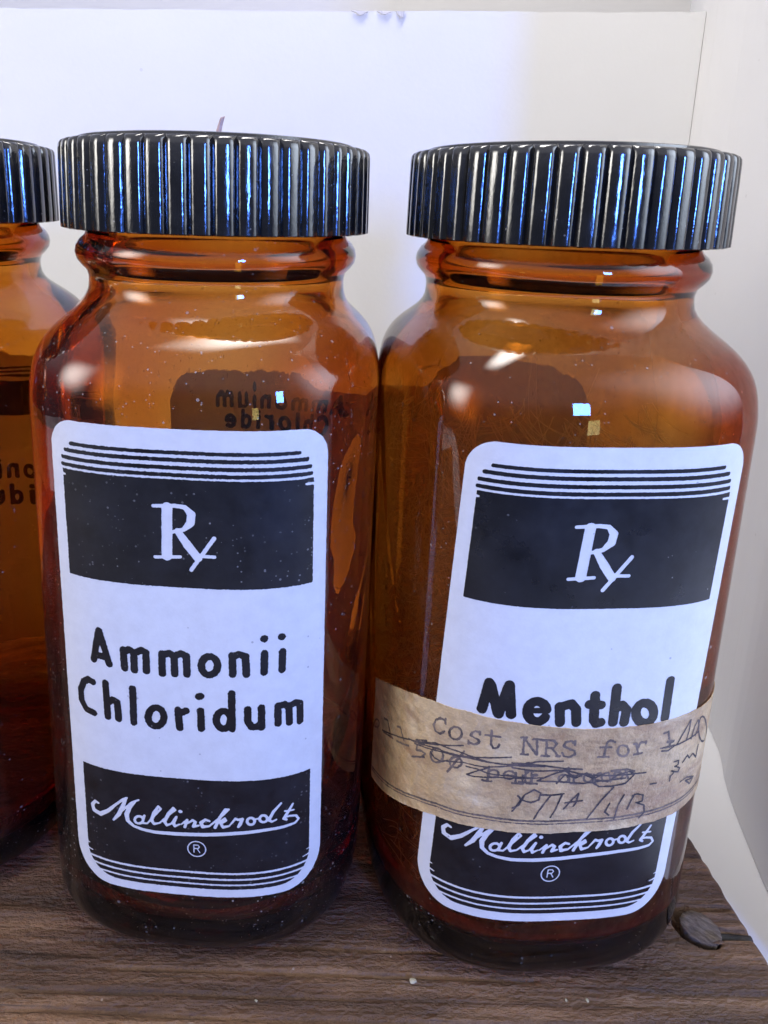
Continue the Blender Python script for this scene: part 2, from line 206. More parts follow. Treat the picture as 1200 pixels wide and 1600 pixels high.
def obj_coord(nt, scale=(1, 1, 1)):
    tc = nt.nodes.new('ShaderNodeTexCoord')
    mp = nt.nodes.new('ShaderNodeMapping')
    mp.inputs['Scale'].default_value = scale
    nt.links.new(tc.outputs['Object'], mp.inputs['Vector'])
    return mp.outputs['Vector']


def noise(nt, vec, scale, detail=4, rough=0.55):
    n = nt.nodes.new('ShaderNodeTexNoise')
    n.inputs['Scale'].default_value = scale
    n.inputs['Detail'].default_value = detail
    n.inputs['Roughness'].default_value = rough
    nt.links.new(vec, n.inputs['Vector'])
    return n.outputs['Fac']


def ramp(nt, fac, stops):
    r = nt.nodes.new('ShaderNodeValToRGB')
    e = r.color_ramp.elements
    while len(e) < len(stops):
        e.new(0.5)
    for i, (p, c) in enumerate(stops):
        e[i].position = p
        e[i].color = c if len(c) == 4 else (*c, 1)
    nt.links.new(fac, r.inputs['Fac'])
    return r.outputs['Color']


def mixc(nt, fac, a, b, mode='MIX'):
    m = nt.nodes.new('ShaderNodeMix')
    m.data_type = 'RGBA'
    m.blend_type = mode
    for inp, v in ((m.inputs[0], fac), (m.inputs[6], a), (m.inputs[7], b)):
        if hasattr(v, 'is_linked') or hasattr(v, 'links'):
            nt.links.new(v, inp)
        elif isinstance(v, (int, float)):
            inp.default_value = v
        else:
            inp.default_value = (*v, 1) if len(v) == 3 else v
    return m.outputs[2]


def math_n(nt, op, a, b=None, clamp=False):
    m = nt.nodes.new('ShaderNodeMath')
    m.operation = op
    m.use_clamp = clamp
    for i, v in enumerate((a, b)):
        if v is None:
            continue
        if isinstance(v, (int, float)):
            m.inputs[i].default_value = v
        else:
            nt.links.new(v, m.inputs[i])
    return m.outputs[0]


def bump(nt, height, strength, dist):
    b = nt.nodes.new('ShaderNodeBump')
    b.inputs['Strength'].default_value = strength
    b.inputs['Distance'].default_value = dist
    nt.links.new(height, b.inputs['Height'])
    return b.outputs['Normal']


def specks(nt, vec, scale, radius, keep):
    """mask of small random specks: voronoi cells, a share of which hold a dot"""
    v = nt.nodes.new('ShaderNodeTexVoronoi')
    v.inputs['Scale'].default_value = scale
    nt.links.new(vec, v.inputs['Vector'])
    sep = nt.nodes.new('ShaderNodeSeparateColor')
    nt.links.new(v.outputs['Color'], sep.inputs[0])
    size = math_n(nt, 'MULTIPLY', sep.outputs[1], radius)
    near = math_n(nt, 'LESS_THAN', v.outputs['Distance'], size)
    sel = math_n(nt, 'LESS_THAN', sep.outputs[0], keep)
    return math_n(nt, 'MULTIPLY', near, sel)


def glass_mat(name, dust, powder=0.0):
    m, nt, out = mat_new(name)
    g = N(nt, 'ShaderNodeBsdfGlass')
    g.inputs['IOR'].default_value = 1.50
    g.inputs['Roughness'].default_value = 0.0
    g.inputs['Color'].default_value = (1, 1, 1, 1)
    vec = obj_coord(nt)
    nrm = bump(nt, noise(nt, vec, 55, 2), 0.10, 0.0006)
    nt.links.new(nrm, g.inputs['Normal'])
    # dust: specks, thicker in patches, plus lint scratches
    patch = ramp(nt, noise(nt, vec, 30, 3), [(0.35, (0.25,) * 3), (0.70, (1,) * 3)])
    s1 = specks(nt, vec, 520, 0.17, 0.22 * dust)
    s2 = specks(nt, vec, 1500, 0.27, 0.26 * dust)
    vec2 = obj_coord(nt, (1, 1, 0.25))
    s3 = specks(nt, vec2, 420, 0.08, 0.10 * dust)
    f = math_n(nt, 'ADD', s1, math_n(nt, 'ADD', s2, s3), True)
    film = math_n(nt, 'MULTIPLY', noise(nt, vec, 90, 6, 0.7), 0.020 * dust)
    f = math_n(nt, 'ADD', math_n(nt, 'MULTIPLY', f, 0.5), film, True)
    f = math_n(nt, 'MULTIPLY', f, patch, True)
    if powder:          # sublimed powder clinging to the inside of the wall
        at = N(nt, 'ShaderNodeAttribute')
        at.attribute_name = 'inner'
        pw = ramp(nt, noise(nt, obj_coord(nt, (1, 1, 0.6)), 70, 7, 0.7), [(0.34, (0.10,) * 3), (0.70, (1,) * 3)])
        f = math_n(nt, 'ADD', f, math_n(nt, 'MULTIPLY', math_n(nt, 'MULTIPLY', at.outputs['Fac'], pw), powder), True)
    d = N(nt, 'ShaderNodeBsdfDiffuse')
    d.inputs['Color'].default_value = (0.62, 0.58, 0.55, 1)
    mx = N(nt, 'ShaderNodeMixShader')
    nt.links.new(f, mx.inputs[0])
    nt.links.new(g.outputs[0], mx.inputs[1])
    nt.links.new(d.outputs[0], mx.inputs[2])
    nt.links.new(mx.outputs[0], out.inputs['Surface'])
    ab = N(nt, 'ShaderNodeVolumeAbsorption')
    ab.inputs['Color'].default_value = (0.885, 0.610, 0.02, 1)
    ab.inputs['Density'].default_value = GLASS_DENSITY
    nt.links.new(ab.outputs[0], out.inputs['Volume'])
    return m


def paper_white(name, col=(0.80, 0.80, 0.80), tex=1.0):
    m, nt, out = mat_new(name)
    b = principled(nt, out, Roughness=0.75)
    vec = obj_coord(nt)
    c = ramp(nt, noise(nt, vec, 14, 6, 0.6), [(0.25, tuple(x * (1 - 0.05 * tex) for x in col)), (0.75, col)])
    sp = specks(nt, vec, 160, 0.10, 0.10)
    c = mixc(nt, math_n(nt, 'MULTIPLY', sp, 0.25), c, (0.45, 0.43, 0.42))
    nt.links.new(c, b.inputs['Base Color'])
    nt.links.new(bump(nt, noise(nt, vec, 600, 3), 0.15, 0.0003), b.inputs['Normal'])
    return m


def ink_white(name, translucent=0.0):
    m, nt, out = mat_new(name)
    b = principled(nt, out, Roughness=0.38)
    vec = obj_coord(nt)
    c = ramp(nt, noise(nt, vec, 260, 6, 0.7), [(0.30, (0.735, 0.73, 0.715)), (0.62, (0.80, 0.80, 0.79))])
    st = ramp(nt, noise(nt, vec, 70, 8, 0.72), [(0.63, (0,) * 3), (0.76, (1,) * 3)])
    c = mixc(nt, math_n(nt, 'MULTIPLY', st, 0.35), c, (0.55, 0.53, 0.48))
    sp = specks(nt, vec, 520, 0.13, 0.10)
    c = mixc(nt, math_n(nt, 'MULTIPLY', sp, 0.5), c, (0.25, 0.24, 0.25))
    nt.links.new(c, b.inputs['Base Color'])
    nt.links.new(bump(nt, noise(nt, vec, 1500, 2), 0.12, 0.0002), b.inputs['Normal'])
    if translucent:
        t = N(nt, 'ShaderNodeBsdfTranslucent')
        t.inputs['Color'].default_value = (0.75, 0.72, 0.68, 1)
        mx = N(nt, 'ShaderNodeMixShader')
        mx.inputs[0].default_value = translucent
        nt.links.new(b.outputs[0], mx.inputs[1])
        nt.links.new(t.outputs[0], mx.inputs[2])
        nt.links.new(mx.outputs[0], out.inputs['Surface'])
    return m


def ink_black(name, rough=0.35, dusty=1.0):
    m, nt, out = mat_new(name)
    b = principled(nt, out, Roughness=rough)
    vec = obj_coord(nt)
    c = ramp(nt, noise(nt, vec, 180, 6, 0.7), [(0.35, (0.006, 0.006, 0.008)), (0.75, (0.020, 0.020, 0.024))])
    sp = math_n(nt, 'ADD', specks(nt, vec, 1500, 0.34, 0.34 * dusty), specks(nt, vec, 700, 0.14, 0.14 * dusty), True)
    cloud = ramp(nt, noise(nt, vec, 75, 5, 0.65), [(0.46, (0.0,) * 3), (0.66, (0.60,) * 3)])
    c = mixc(nt, math_n(nt, 'MULTIPLY', sp, cloud), c, (0.45, 0.43, 0.42))
    nt.links.new(c, b.inputs['Base Color'])
    r = ramp(nt, noise(nt, vec, 120, 4), [(0.3, (rough * 0.8,) * 3), (0.7, (min(1, rough * 1.5),) * 3)])
    nt.links.new(r, b.inputs['Roughness'])
    return m


def faded_ink(name, c0, c1):
    m, nt, out = mat_new(name)
    b = principled(nt, out, Roughness=0.55)
    nt.links.new(ramp(nt, noise(nt, obj_coord(nt), 330, 6, 0.7), [(0.35, c0), (0.68, c1)]), b.inputs['Base Color'])
    return m


GLASS_DENSITY = 610.0
M = {}
M['glass_dusty'] = glass_mat('amber_glass_dusty', 1.0)
M['glass'] = glass_mat('amber_glass', 0.35)
M['glass_powder'] = glass_mat('amber_glass_powdered', 0.35, 0.42)
M['paper'] = paper_white('white_board', (0.82, 0.82, 0.82))
M['side'] = paper_white('side_board', (0.80, 0.79, 0.785))
M['edge'] = paper_white('board_edge', (0.86, 0.86, 0.86))
M['chip'] = paper_white('grey_core', (0.55, 0.54, 0.58))
M['white'] = ink_white('label_white')
M['white_back'] = ink_white('label_white_thin', 0.18)
M['black'] = ink_black('label_black')
M['black_right'] = ink_black('label_black_worn', 0.30, 0.15)
M['type_ink'] = faded_ink('typewriter_ink', (0.07, 0.055, 0.052), (0.30, 0.225, 0.17))
M['pen_ink'] = faded_ink('pen_ink', (0.025, 0.024, 0.030), (0.17, 0.13, 0.115))

# black moulded cap plastic
m, nt, out = mat_new('cap_plastic')
b = principled(nt, out, Roughness=0.10, IOR=1.95)
vec = obj_coord(nt)
c = ramp(nt, noise(nt, vec, 200, 5), [(0.4, (0.006, 0.006, 0.007)), (0.8, (0.016, 0.016, 0.018))])
sp = specks(nt, vec, 900, 0.15, 0.12)
c = mixc(nt, math_n(nt, 'MULTIPLY', sp, 0.4), c, (0.4, 0.38, 0.36))
nt.links.new(c, b.inputs['Base Color'])
nt.links.new(ramp(nt, noise(nt, vec, 260, 5), [(0.3, (0.06,) * 3), (0.8, (0.20,) * 3)]), b.inputs['Roughness'])
nt.links.new(bump(nt, noise(nt, obj_coord(nt, (1, 1, 0.35)), 900, 4), 0.25, 0.0002), b.inputs['Normal'])
M['cap'] = m

# yellowed paper tape
m, nt, out = mat_new('aged_tape')
b = principled(nt, out, Roughness=0.33)
vec = obj_coord(nt)
base = ramp(nt, noise(nt, vec, 45, 7, 0.65), [(0.30, (0.46, 0.285, 0.130)), (0.50, (0.70, 0.50, 0.265)), (0.68, (0.87, 0.69, 0.41))])
stain = ramp(nt, noise(nt, obj_coord(nt, (1.0, 1.0, 2.2)), 34, 8, 0.7), [(0.48, (0,) * 3), (0.62, (1,) * 3)])
c = mixc(nt, math_n(nt, 'MULTIPLY', stain, 0.75), base, (0.38, 0.22, 0.125))
pale = ramp(nt, noise(nt, obj_coord(nt, (0.5, 0.5, 2.0)), 60, 7, 0.75), [(0.56, (0,) * 3), (0.68, (1,) * 3)])
c = mixc(nt, math_n(nt, 'MULTIPLY', pale, 0.5), c, (0.86, 0.73, 0.50))
fine = ramp(nt, noise(nt, vec, 420, 5, 0.7), [(0.3, (0.80,) * 3), (0.7, (1.06,) * 3)])
c = mixc(nt, 0.8, c, fine, 'MULTIPLY')
nt.links.new(c, b.inputs['Base Color'])
nt.links.new(bump(nt, noise(nt, vec, 230, 5, 0.6), 0.7, 0.0014), b.inputs['Normal'])
M['tape'] = m

# weathered wood
m, nt, out = mat_new('weathered_wood')
b = principled(nt, out, Roughness=0.62)
g1 = noise(nt, obj_coord(nt, (12, 150, 60)), 1.0, 8, 0.72)
g2 = noise(nt, obj_coord(nt, (30, 700, 300)), 1.0, 4, 0.6)
bl = noise(nt, obj_coord(nt), 34, 6, 0.65)
c = ramp(nt, g1, [(0.28, (0.030, 0.0145, 0.0075)), (0.47, (0.112, 0.060, 0.031)), (0.70, (0.28, 0.170, 0.095))])
c = mixc(nt, 0.75, c, ramp(nt, g2, [(0.30, (0.55, 0.52, 0.50)), (0.60, (1.15, 1.12, 1.1))]), 'MULTIPLY')
c = mixc(nt, 0.8, c, ramp(nt, bl, [(0.28, (0.60, 0.56, 0.55)), (0.70, (1.25, 1.2, 1.15))]), 'MULTIPLY')
pore = ramp(nt, noise(nt, obj_coord(nt, (60, 1500, 600)), 1.0, 3, 0.6), [(0.30, (1,) * 3), (0.40, (0,) * 3)])
c = mixc(nt, math_n(nt, 'MULTIPLY', pore, 0.65), c, (0.022, 0.013, 0.009))
worn = ramp(nt, noise(nt, obj_coord(nt, (40, 90, 40)), 2.6, 6, 0.7), [(0.62, (0,) * 3), (0.74, (1,) * 3)])
c = mixc(nt, math_n(nt, 'MULTIPLY', worn, 0.55), c, (0.42, 0.32, 0.24))
sp = specks(nt, obj_coord(nt), 300, 0.10, 0.12)
c = mixc(nt, math_n(nt, 'MULTIPLY', sp, 0.6), c, (0.45, 0.38, 0.32))
nt.links.new(c, b.inputs['Base Color'])
nt.links.new(ramp(nt, bl, [(0.3, (0.45,) * 3), (0.7, (0.75,) * 3)]), b.inputs['Roughness'])
hsum = math_n(nt, 'ADD', math_n(nt, 'MULTIPLY', g2, 0.6), noise(nt, obj_coord(nt, (1, 2, 1)), 500, 4, 0.6))
nt.links.new(bump(nt, hsum, 0.8, 0.0016), b.inputs['Normal'])
M['wood'] = m

m, nt, out = mat_new('grey_wood_plug')
b = principled(nt, out, Roughness=0.8)
g1 = noise(nt, obj_coord(nt, (260, 1100, 500)), 1.0, 7, 0.75)
c = ramp(nt, g1, [(0.30, (0.070, 0.048, 0.035)), (0.48, (0.21, 0.155, 0.115)), (0.66, (0.42, 0.33, 0.25))])
nt.links.new(c, b.inputs['Base Color'])
nt.links.new(bump(nt, g1, 1.0, 0.0016), b.inputs['Normal'])
M['plug'] = m

m, nt, out = mat_new('slot_filler_dark')  # near-black colour of the rod added to darken the plank notch
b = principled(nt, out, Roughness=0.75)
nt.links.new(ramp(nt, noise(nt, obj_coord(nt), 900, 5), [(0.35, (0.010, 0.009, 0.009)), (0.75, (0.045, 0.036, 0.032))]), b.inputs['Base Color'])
M['filler'] = m

m, nt, out = mat_new('crystal_needles')
b = principled(nt, out, Roughness=0.5)
b.inputs['Base Color'].default_value = (0.90, 0.89, 0.86, 1)
t = N(nt, 'ShaderNodeBsdfTranslucent'); t.inputs['Color'].default_value = (0.95, 0.94, 0.92, 1)
mx = N(nt, 'ShaderNodeMixShader'); mx.inputs[0].default_value = 0.6
nt.links.new(b.outputs[0], mx.inputs[1]); nt.links.new(t.outputs[0], mx.inputs[2]); nt.links.new(mx.outputs[0], out.inputs['Surface'])
M['needle'] = m

m, nt, out = mat_new('brown_curl')
b = principled(nt, out, Roughness=0.7)
nt.links.new(ramp(nt, noise(nt, obj_coord(nt), 1500, 4), [(0.3, (0.42, 0.27, 0.23)), (0.7, (0.62, 0.46, 0.41))]), b.inputs['Base Color'])
M['curl'] = m

m, nt, out = mat_new('pale_crumb')
b = principled(nt, out, Roughness=0.8)
nt.links.new(ramp(nt, noise(nt, obj_coord(nt), 1200, 3), [(0.3, (0.30, 0.27, 0.18)), (0.7, (0.52, 0.48, 0.36))]), b.inputs['Base Color'])
M['crumb'] = m

# ------------------------------------------------------------------ the setting
FLOOR_Z = -0.019


def sheet(name, pts, z0, z1, thick, mat, foot=None):
    """upright curved sheet following pts (x, y) with real thickness"""
    n = len(pts)
    P = np.array(pts, float)
    T = np.gradient(P, axis=0)
    T /= np.linalg.norm(T, axis=1)[:, None]
    Nn = np.stack([-T[:, 1], T[:, 0]], 1)
    rows = np.linspace(z0, z1, 24)
    V = []
    for side in (0, 1):
        for z in rows:
            for i in range(n):
                q = P[i] + Nn[i] * thick * side
                V.append((q[0], q[1], z))
    Fc = []
    k = len(rows)
    idx = lambda s, r, i: s * k * n + r * n + i
    for r in range(k - 1):
        for i in range(n - 1):
            Fc.append((idx(0, r, i), idx(0, r, i + 1), idx(0, r + 1, i + 1), idx(0, r + 1, i)))
            Fc.append((idx(1, r, i), idx(1, r + 1, i), idx(1, r + 1, i + 1), idx(1, r, i + 1)))
    for i in range(n - 1):
        Fc.append((idx(0, k - 1, i), idx(0, k - 1, i + 1), idx(1, k - 1, i + 1), idx(1, k - 1, i)))
        Fc.append((idx(0, 0, i + 1), idx(0, 0, i), idx(1, 0, i), idx(1, 0, i + 1)))
    for i in (0, n - 1):
        for r in range(k - 1):
            Fc.append((idx(0, r, i), idx(0, r + 1, i), idx(1, r + 1, i), idx(1, r, i)))
    me = mesh_from(name, V, Fc, smooth=False)
    return new_obj(name, me, mat)


def smooth_path(ctrl, n=60):
    C = np.array(ctrl, float)
    t = np.concatenate([[0], np.cumsum(np.linalg.norm(np.diff(C, axis=0), axis=1))])
    tt = np.linspace(0, t[-1], n)
    # catmull-rom through the points
    out = []
    for q in tt:
        i = min(max(np.searchsorted(t, q, 'right') - 1, 0), len(C) - 2)
        p0, p1, p2, p3 = C[max(i - 1, 0)], C[i], C[i + 1], C[min(i + 2, len(C) - 1)]
        u = (q - t[i]) / (t[i + 1] - t[i])
        out.append(0.5 * ((2 * p1) + (-p0 + p2) * u + (2 * p0 - 5 * p1 + 4 * p2 - p3) * u * u + (-p0 + 3 * p1 - 3 * p2 + p3) * u ** 3))
    return out


# floor: white paper sheet
nx, ny = 40, 40
V = [(-0.55 + 1.0 * i / nx, -0.05 + 0.75 * j / ny, FLOOR_Z) for j in range(ny + 1) for i in range(nx + 1)]
Fc = [(j * (nx + 1) + i, j * (nx + 1) + i + 1, (j + 1) * (nx + 1) + i + 1, (j + 1) * (nx + 1) + i) for j in range(ny) for i in range(nx)]
floor = new_obj('floor', mesh_from('floor', V, Fc), M['paper'])
tag(floor, 'white paper floor under the wooden board', None, None, 'structure')

# side board: its foot follows a gentle curve beside the wooden board
side = sheet('side_board', smooth_path([(0.2385, 0.518), (0.162, 0.365), (0.1403, 0.303), (0.1385, 0.262), (0.1325, 0.2102), (0.1249, 0.1869), (0.1195, 0.1635), (0.1165, 0.148), (0.1130, 0.122)]),
             FLOOR_Z + 0.0004, 0.42, 0.0022, M['side'])
tag(side, 'plain white board standing upright at the right of the bottles', 'board')

# backdrop board with a chipped top edge
bx0, bx1, by = -0.262, 0.1396, 0.300
rng = random.Random(4)


def backdrop():
    th = 0.004
    xs = np.linspace(bx0, bx1, 240)
    def top(x):
        z = 0.2219 + 0.0242 * (x - 0.0) * 0.97
        z += 0.00035 * float(vnoise(x * 90, 0.3, 5)) + 0.00025 * float(vnoise(x * 400, 0.3, 6))
        return z
    V = []; Fc = []
    rows = np.linspace(0, 1, 30)
    for s in (0, 1):
        for r in rows:
            for x in xs:
                zt = top(x)
                z = FLOOR_Z + 0.0004 + (zt - FLOOR_Z - 0.0004) * r
                yy = by + s * th + 0.0012 * float(np.sin(x * 14 + 1)) * (0.3 + r)
                V.append((x, yy, z))
    n = len(xs); k = len(rows)
    idx = lambda s, r, i: s * k * n + r * n + i
    for r in range(k - 1):
        for i in range(n - 1):
            Fc.append((idx(0, r, i), idx(0, r, i + 1), idx(0, r + 1, i + 1), idx(0, r + 1, i)))
            Fc.append((idx(1, r, i), idx(1, r + 1, i), idx(1, r + 1, i + 1), idx(1, r, i + 1)))
    for i in range(n - 1):
        Fc.append((idx(0, k - 1, i), idx(0, k - 1, i + 1), idx(1, k - 1, i + 1), idx(1, k - 1, i)))
        Fc.append((idx(0, 0, i + 1), idx(0, 0, i), idx(1, 0, i), idx(1, 0, i + 1)))
    for i in (0, n - 1):
        for r in range(k - 1):
            Fc.append((idx(0, r, i), idx(0, r + 1, i), idx(1, r + 1, i), idx(1, r, i)))
    return new_obj('backdrop_board', mesh_from('backdrop_board', V, Fc, smooth=False), M['paper'])


bd = backdrop()
tag(bd, 'white backdrop board behind the bottles, its top edge nicked', 'board')
# nicks in the top edge: torn flaps showing the greyer core
for (px, w, h, sk) in ((0.0088, 0.0068, 0.0013, 0.3), (0.0182, 0.0058, 0.0011, -0.5), (0.0240, 0.0034, 0.0026, 1.2)):
    zt = 0.2219 + 0.0242 * px * 0.97
    V = []; nseg = 10
    for s in (0, 1):
        for i in range(nseg + 1):
            t = i / nseg
            x = px + (t - 0.5) * w
            dep = h * (math.sin(math.pi * t) ** 0.6) * (1 + sk * (t - 0.5)) * (0.45 + 0.8 * rng.random())
            V.append((x, by - 0.0007 - 0.0004 * s * math.sin(math.pi * t) + 0.0012 * math.sin(x * 14 + 1) * 1.3, zt - 0.0001 - s * dep))
    Fc = [(i, i + 1, nseg + 2 + i, nseg + 1 + i) for i in range(nseg)]
    me = mesh_from('torn_nick', V, Fc, smooth=False)
    o = new_obj('torn_nick', me, M['chip'], bd)
    sm = o.modifiers.new('thick', 'SOLIDIFY'); sm.thickness = 0.0003; sm.offset = 0

# wall further back, seen above the backdrop, with a dark gap where it ends
wv = [(-0.60, 0.52, FLOOR_Z), (0.2370, 0.52, FLOOR_Z), (0.2370, 0.52, 0.62), (-0.60, 0.52, 0.62)]
wv += [(x, y + 0.01, z) for x, y, z in wv]
wall = new_obj('wall', mesh_from('wall', wv, [(0, 1, 2, 3), (5, 4, 7, 6), (3, 2, 6, 7), (1, 5, 6, 2), (4, 0, 3, 7), (4, 5, 1, 0)], False), M['side'])
wv2 = [(0.20, 0.60, FLOOR_Z), (0.34, 0.60, FLOOR_Z), (0.34, 0.60, 0.62), (0.20, 0.60, 0.62)]
wv2 += [(x, y + 0.01, z) for x, y, z in wv2]
gap_sheet = new_obj('wall', mesh_from('wall', wv2, [(0, 1, 2, 3), (5, 4, 7, 6), (3, 2, 6, 7), (1, 5, 6, 2), (4, 0, 3, 7), (4, 5, 1, 0)], False), M['chip'])  # extra sheet behind the gap, its shade put into the grey colour
tag(gap_sheet, 'added grey sheet that darkens the narrow gap beside the pale wall', None, None, 'structure')
tag(wall, 'pale wall behind the backdrop board', None, None, 'structure')

# ------------------------------------------------------------------ wooden board (height field)
KX, KY = 0.0848, 0.1274          # wood plug


def board_height(x, y):
    h = 0.00045 * fbm(x * 30, y * 420, 3, 3) + 0.00030 * fbm(x * 160, y * 300, 9, 3) + 0.0004 * fbm(x * 14, y * 22, 21, 2)

    def groove(y0, amp, x0, x1, w, d, seed):
        c = y0 + amp * vnoise(x * 22, 0.5, seed) + 0.25 * amp * vnoise(x * 110, 0.5, seed + 1)
        e = np.clip((x - x0) / 0.006, 0, 1) * np.clip((x1 - x) / 0.006, 0, 1)
        ww = w * (0.7 + 0.5 * vnoise(x * 60, 2.5, seed + 2))
        return -d * e * np.exp(-((y - c) / ww) ** 2)
    h = h + groove(0.1202, 0.0006, -0.055, 0.035, 0.00036, 0.0012, 31)
    h = h + groove(0.1152, 0.0008, -0.060, 0.050, 0.00036, 0.0011, 32)
    h = h + groove(0.1108, 0.0006, -0.070, 0.010, 0.00034, 0.0009, 33)
    h = h + groove(0.1068, 0.0008, -0.060, 0.060, 0.00036, 0.0010, 34)
    h = h + groove(0.1242, 0.0006, 0.030, 0.078, 0.00026, 0.0005, 35)
    h = h + groove(0.1135, 0.0006, 0.045, 0.094, 0.00022, 0.0004, 36)
    h = h + groove(0.1318, 0.0002, 0.0775, 0.0950, 0.00042, 0.0060, 37)      # thin split above the plug
    h = h + groove(0.1212, 0.0003, 0.0740, 0.0885, 0.00022, 0.0005, 38)
    h = h + groove(0.1420, 0.0008, 0.070, 0.0945, 0.00030, 0.0005, 39)
    # wide notch from the plug to the right edge
    e = np.clip((x - 0.0865) / 0.001, 0, 1)
    h = h - 0.0100 * e * np.exp(-(np.abs(y - (0.1262 - 0.05 * (x - 0.0865))) / 0.00090) ** 6)
    # hollow round the plug
    ca, sa = math.cos(R(-40)), math.sin(R(-40))
    lx = (x - KX) * ca + (y - KY) * sa; ly = -(x - KX) * sa + (y - KY) * ca
    q = ((lx + 0.0008) / 0.0048) ** 2 + ((ly + 0.0007) / 0.0037) ** 2
    h = h - 0.0060 * np.exp(-q ** 5)
    # torn fibres left of the plug
    q = ((x - 0.0765) / 0.006) ** 2 + ((y - 0.1278) / 0.006) ** 2
    h = h + np.exp(-q ** 2) * 0.0005 * fbm(x * 500, y * 600, 55, 3)
    return h


def board():
    xs = np.concatenate([np.arange(-0.30, -0.09, 0.006), np.arange(-0.09, 0.0951, 0.00042)])
    ys = np.concatenate([np.arange(0.012, 0.095, 0.004), np.arange(0.095, 0.158, 0.00040), np.arange(0.158, 0.2361, 0.0022)])
    Xg, Yg = np.meshgrid(xs, ys)
    W = (Xg - (-0.30)) / (xs[-1] + 0.30)
    edge = 0.0940 + (0.150 - Yg) * 0.055 + 0.00035 * vnoise(Yg * 130, 0.5, 3) + 0.0003 * vnoise(Yg * 420, 0.5, 4)
    # stretch only the last two centimetres to the ragged edge
    k = np.clip((Xg - 0.075) / (xs[-1] - 0.075), 0, 1)
    Xg = Xg + k * (edge - xs[-1])
    Zg = board_height(Xg, Yg)
    d = edge - Xg
    Zg = Zg - 0.0012 * np.clip(1 - d / 0.0014, 0, 1) ** 2
    # keep the seats under the bottles level
    for (bx, by_) in ((-0.02305, 0.1532), (0.0462, 0.15015), (-0.093, 0.165)):
        rr = np.hypot(Xg - bx, Yg - by_)
        kk = np.clip((0.040 - rr) / 0.006, 0, 1)
        Zg = Zg * (1 - kk) + np.minimum(Zg, 0) * kk * 0.3 - 0.0001 * kk
    ny_, nx_ = Xg.shape
    V = np.stack([Xg.ravel(), Yg.ravel(), Zg.ravel()], 1)
    I = np.arange(nx_ * ny_).reshape(ny_, nx_)
    Q = np.stack([I[:-1, :-1].ravel(), I[:-1, 1:].ravel(), I[1:, 1:].ravel(), I[1:, :-1].ravel()], 1)
    ring = np.concatenate([I[0, :], I[1:, -1], I[-1, -2::-1], I[-2:0:-1, 0]])
    Vb = V[ring].copy(); Vb[:, 2] = FLOOR_Z + 0.0003
    off = len(V)
    V = np.concatenate([V, Vb])
    n = len(ring); j = np.arange(n)
    Qs = np.stack([ring, off + j, off + (j + 1) % n, np.roll(ring, -1)], 1)
    faces = [tuple(f) for f in Q] + [tuple(f) for f in Qs] + [tuple(off + j[::-1])]
    me = mesh_from('wooden_board', V, faces)
    return new_obj('wooden_board', me, M['wood'])


wood = board()
tag(wood, 'dark weathered wooden plank the amber bottles stand on', 'plank')


def plug():
    bm = bmesh.new()
    rings = [(0.70, -0.0062), (1.00, -0.0002), (0.985, 0.0001), (0.72, 0.0001), (0.45, 0.0001), (0.2, 0.0001)]
    vs = []
    nA = 64
    for (k, z) in rings:
        row = []
        for i in range(nA):
            a = 2 * math.pi * i / nA
            wob = 1 + 0.10 * float(vnoise(math.cos(a) * 2 + 5, math.sin(a) * 2, 7)) + 0.05 * float(vnoise(math.cos(a) * 7 + 5, math.sin(a) * 7, 8))
            x = 0.0044 * k * wob * math.cos(a); y = 0.0033 * k * wob * math.sin(a)
            zz = z + 0.0006 * float(fbm(x * 700 + 3, y * 1300, 4, 3)) + 0.0002 * (y / 0.0030)
            row.append(bm.verts.new((x, y, zz)))
        vs.append(row)
    for r in range(len(vs) - 1):
        for i in range(nA):
            bm.faces.new((vs[r][i], vs[r][(i + 1) % nA], vs[r + 1][(i + 1) % nA], vs[r + 1][i]))
    bm.faces.new(vs[-1]); bm.faces.new(list(reversed(vs[0])))
    me = bpy.data.meshes.new('wood_plug'); bm.to_mesh(me); bm.free()
    me.polygons.foreach_set('use_smooth', [True] * len(me.polygons))
    o = new_obj('wood_plug', me, M['plug'], wood)
    o.location = (KX, KY, -0.0003)
    o.rotation_euler = (R(3), R(2), R(-40))
    o['label'] = 'grey oval wood plug in the plank'
    # added near-black rod filling the notch so that it looks like a dark void
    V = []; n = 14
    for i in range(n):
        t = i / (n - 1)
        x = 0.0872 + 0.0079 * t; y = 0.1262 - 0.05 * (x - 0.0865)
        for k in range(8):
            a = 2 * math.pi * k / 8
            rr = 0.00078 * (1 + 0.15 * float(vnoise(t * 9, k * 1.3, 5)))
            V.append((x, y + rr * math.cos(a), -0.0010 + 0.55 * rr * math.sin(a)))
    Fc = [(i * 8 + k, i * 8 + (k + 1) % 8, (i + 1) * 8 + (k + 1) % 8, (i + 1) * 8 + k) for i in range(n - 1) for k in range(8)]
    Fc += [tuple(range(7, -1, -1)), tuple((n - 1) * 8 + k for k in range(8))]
    pin = new_obj('slot_filler', mesh_from('slot_filler', V, Fc), M['filler'], wood)  # added dark filler rod, not a real pin
    pin['label'] = 'dark rod added in the notch of the plank so it looks like a dark void'
    # splinter at its foot
    sp = [(0, 0, 0), (0.0016, -0.0003, 0.0001), (0.0034, -0.0001, 0), (0.0017, 0.0003, 0.0006)]
    me = mesh_from('splinter', sp, [(0, 1, 3), (1, 2, 3), (0, 3, 2), (0, 2, 1)], False)
    s = new_obj('splinter', me, M['wood'], wood); s.location = (0.0852, 0.1236, 0.0003)


plug()

# ------------------------------------------------------------------ bottle geometry
A0, AY0, NEXP = 0.0344, 0.0372, 3.0     # half width, half depth, squareness of the body
NIN = 2.55
TH = np.linspace(-math.pi, math.pi, 8001)


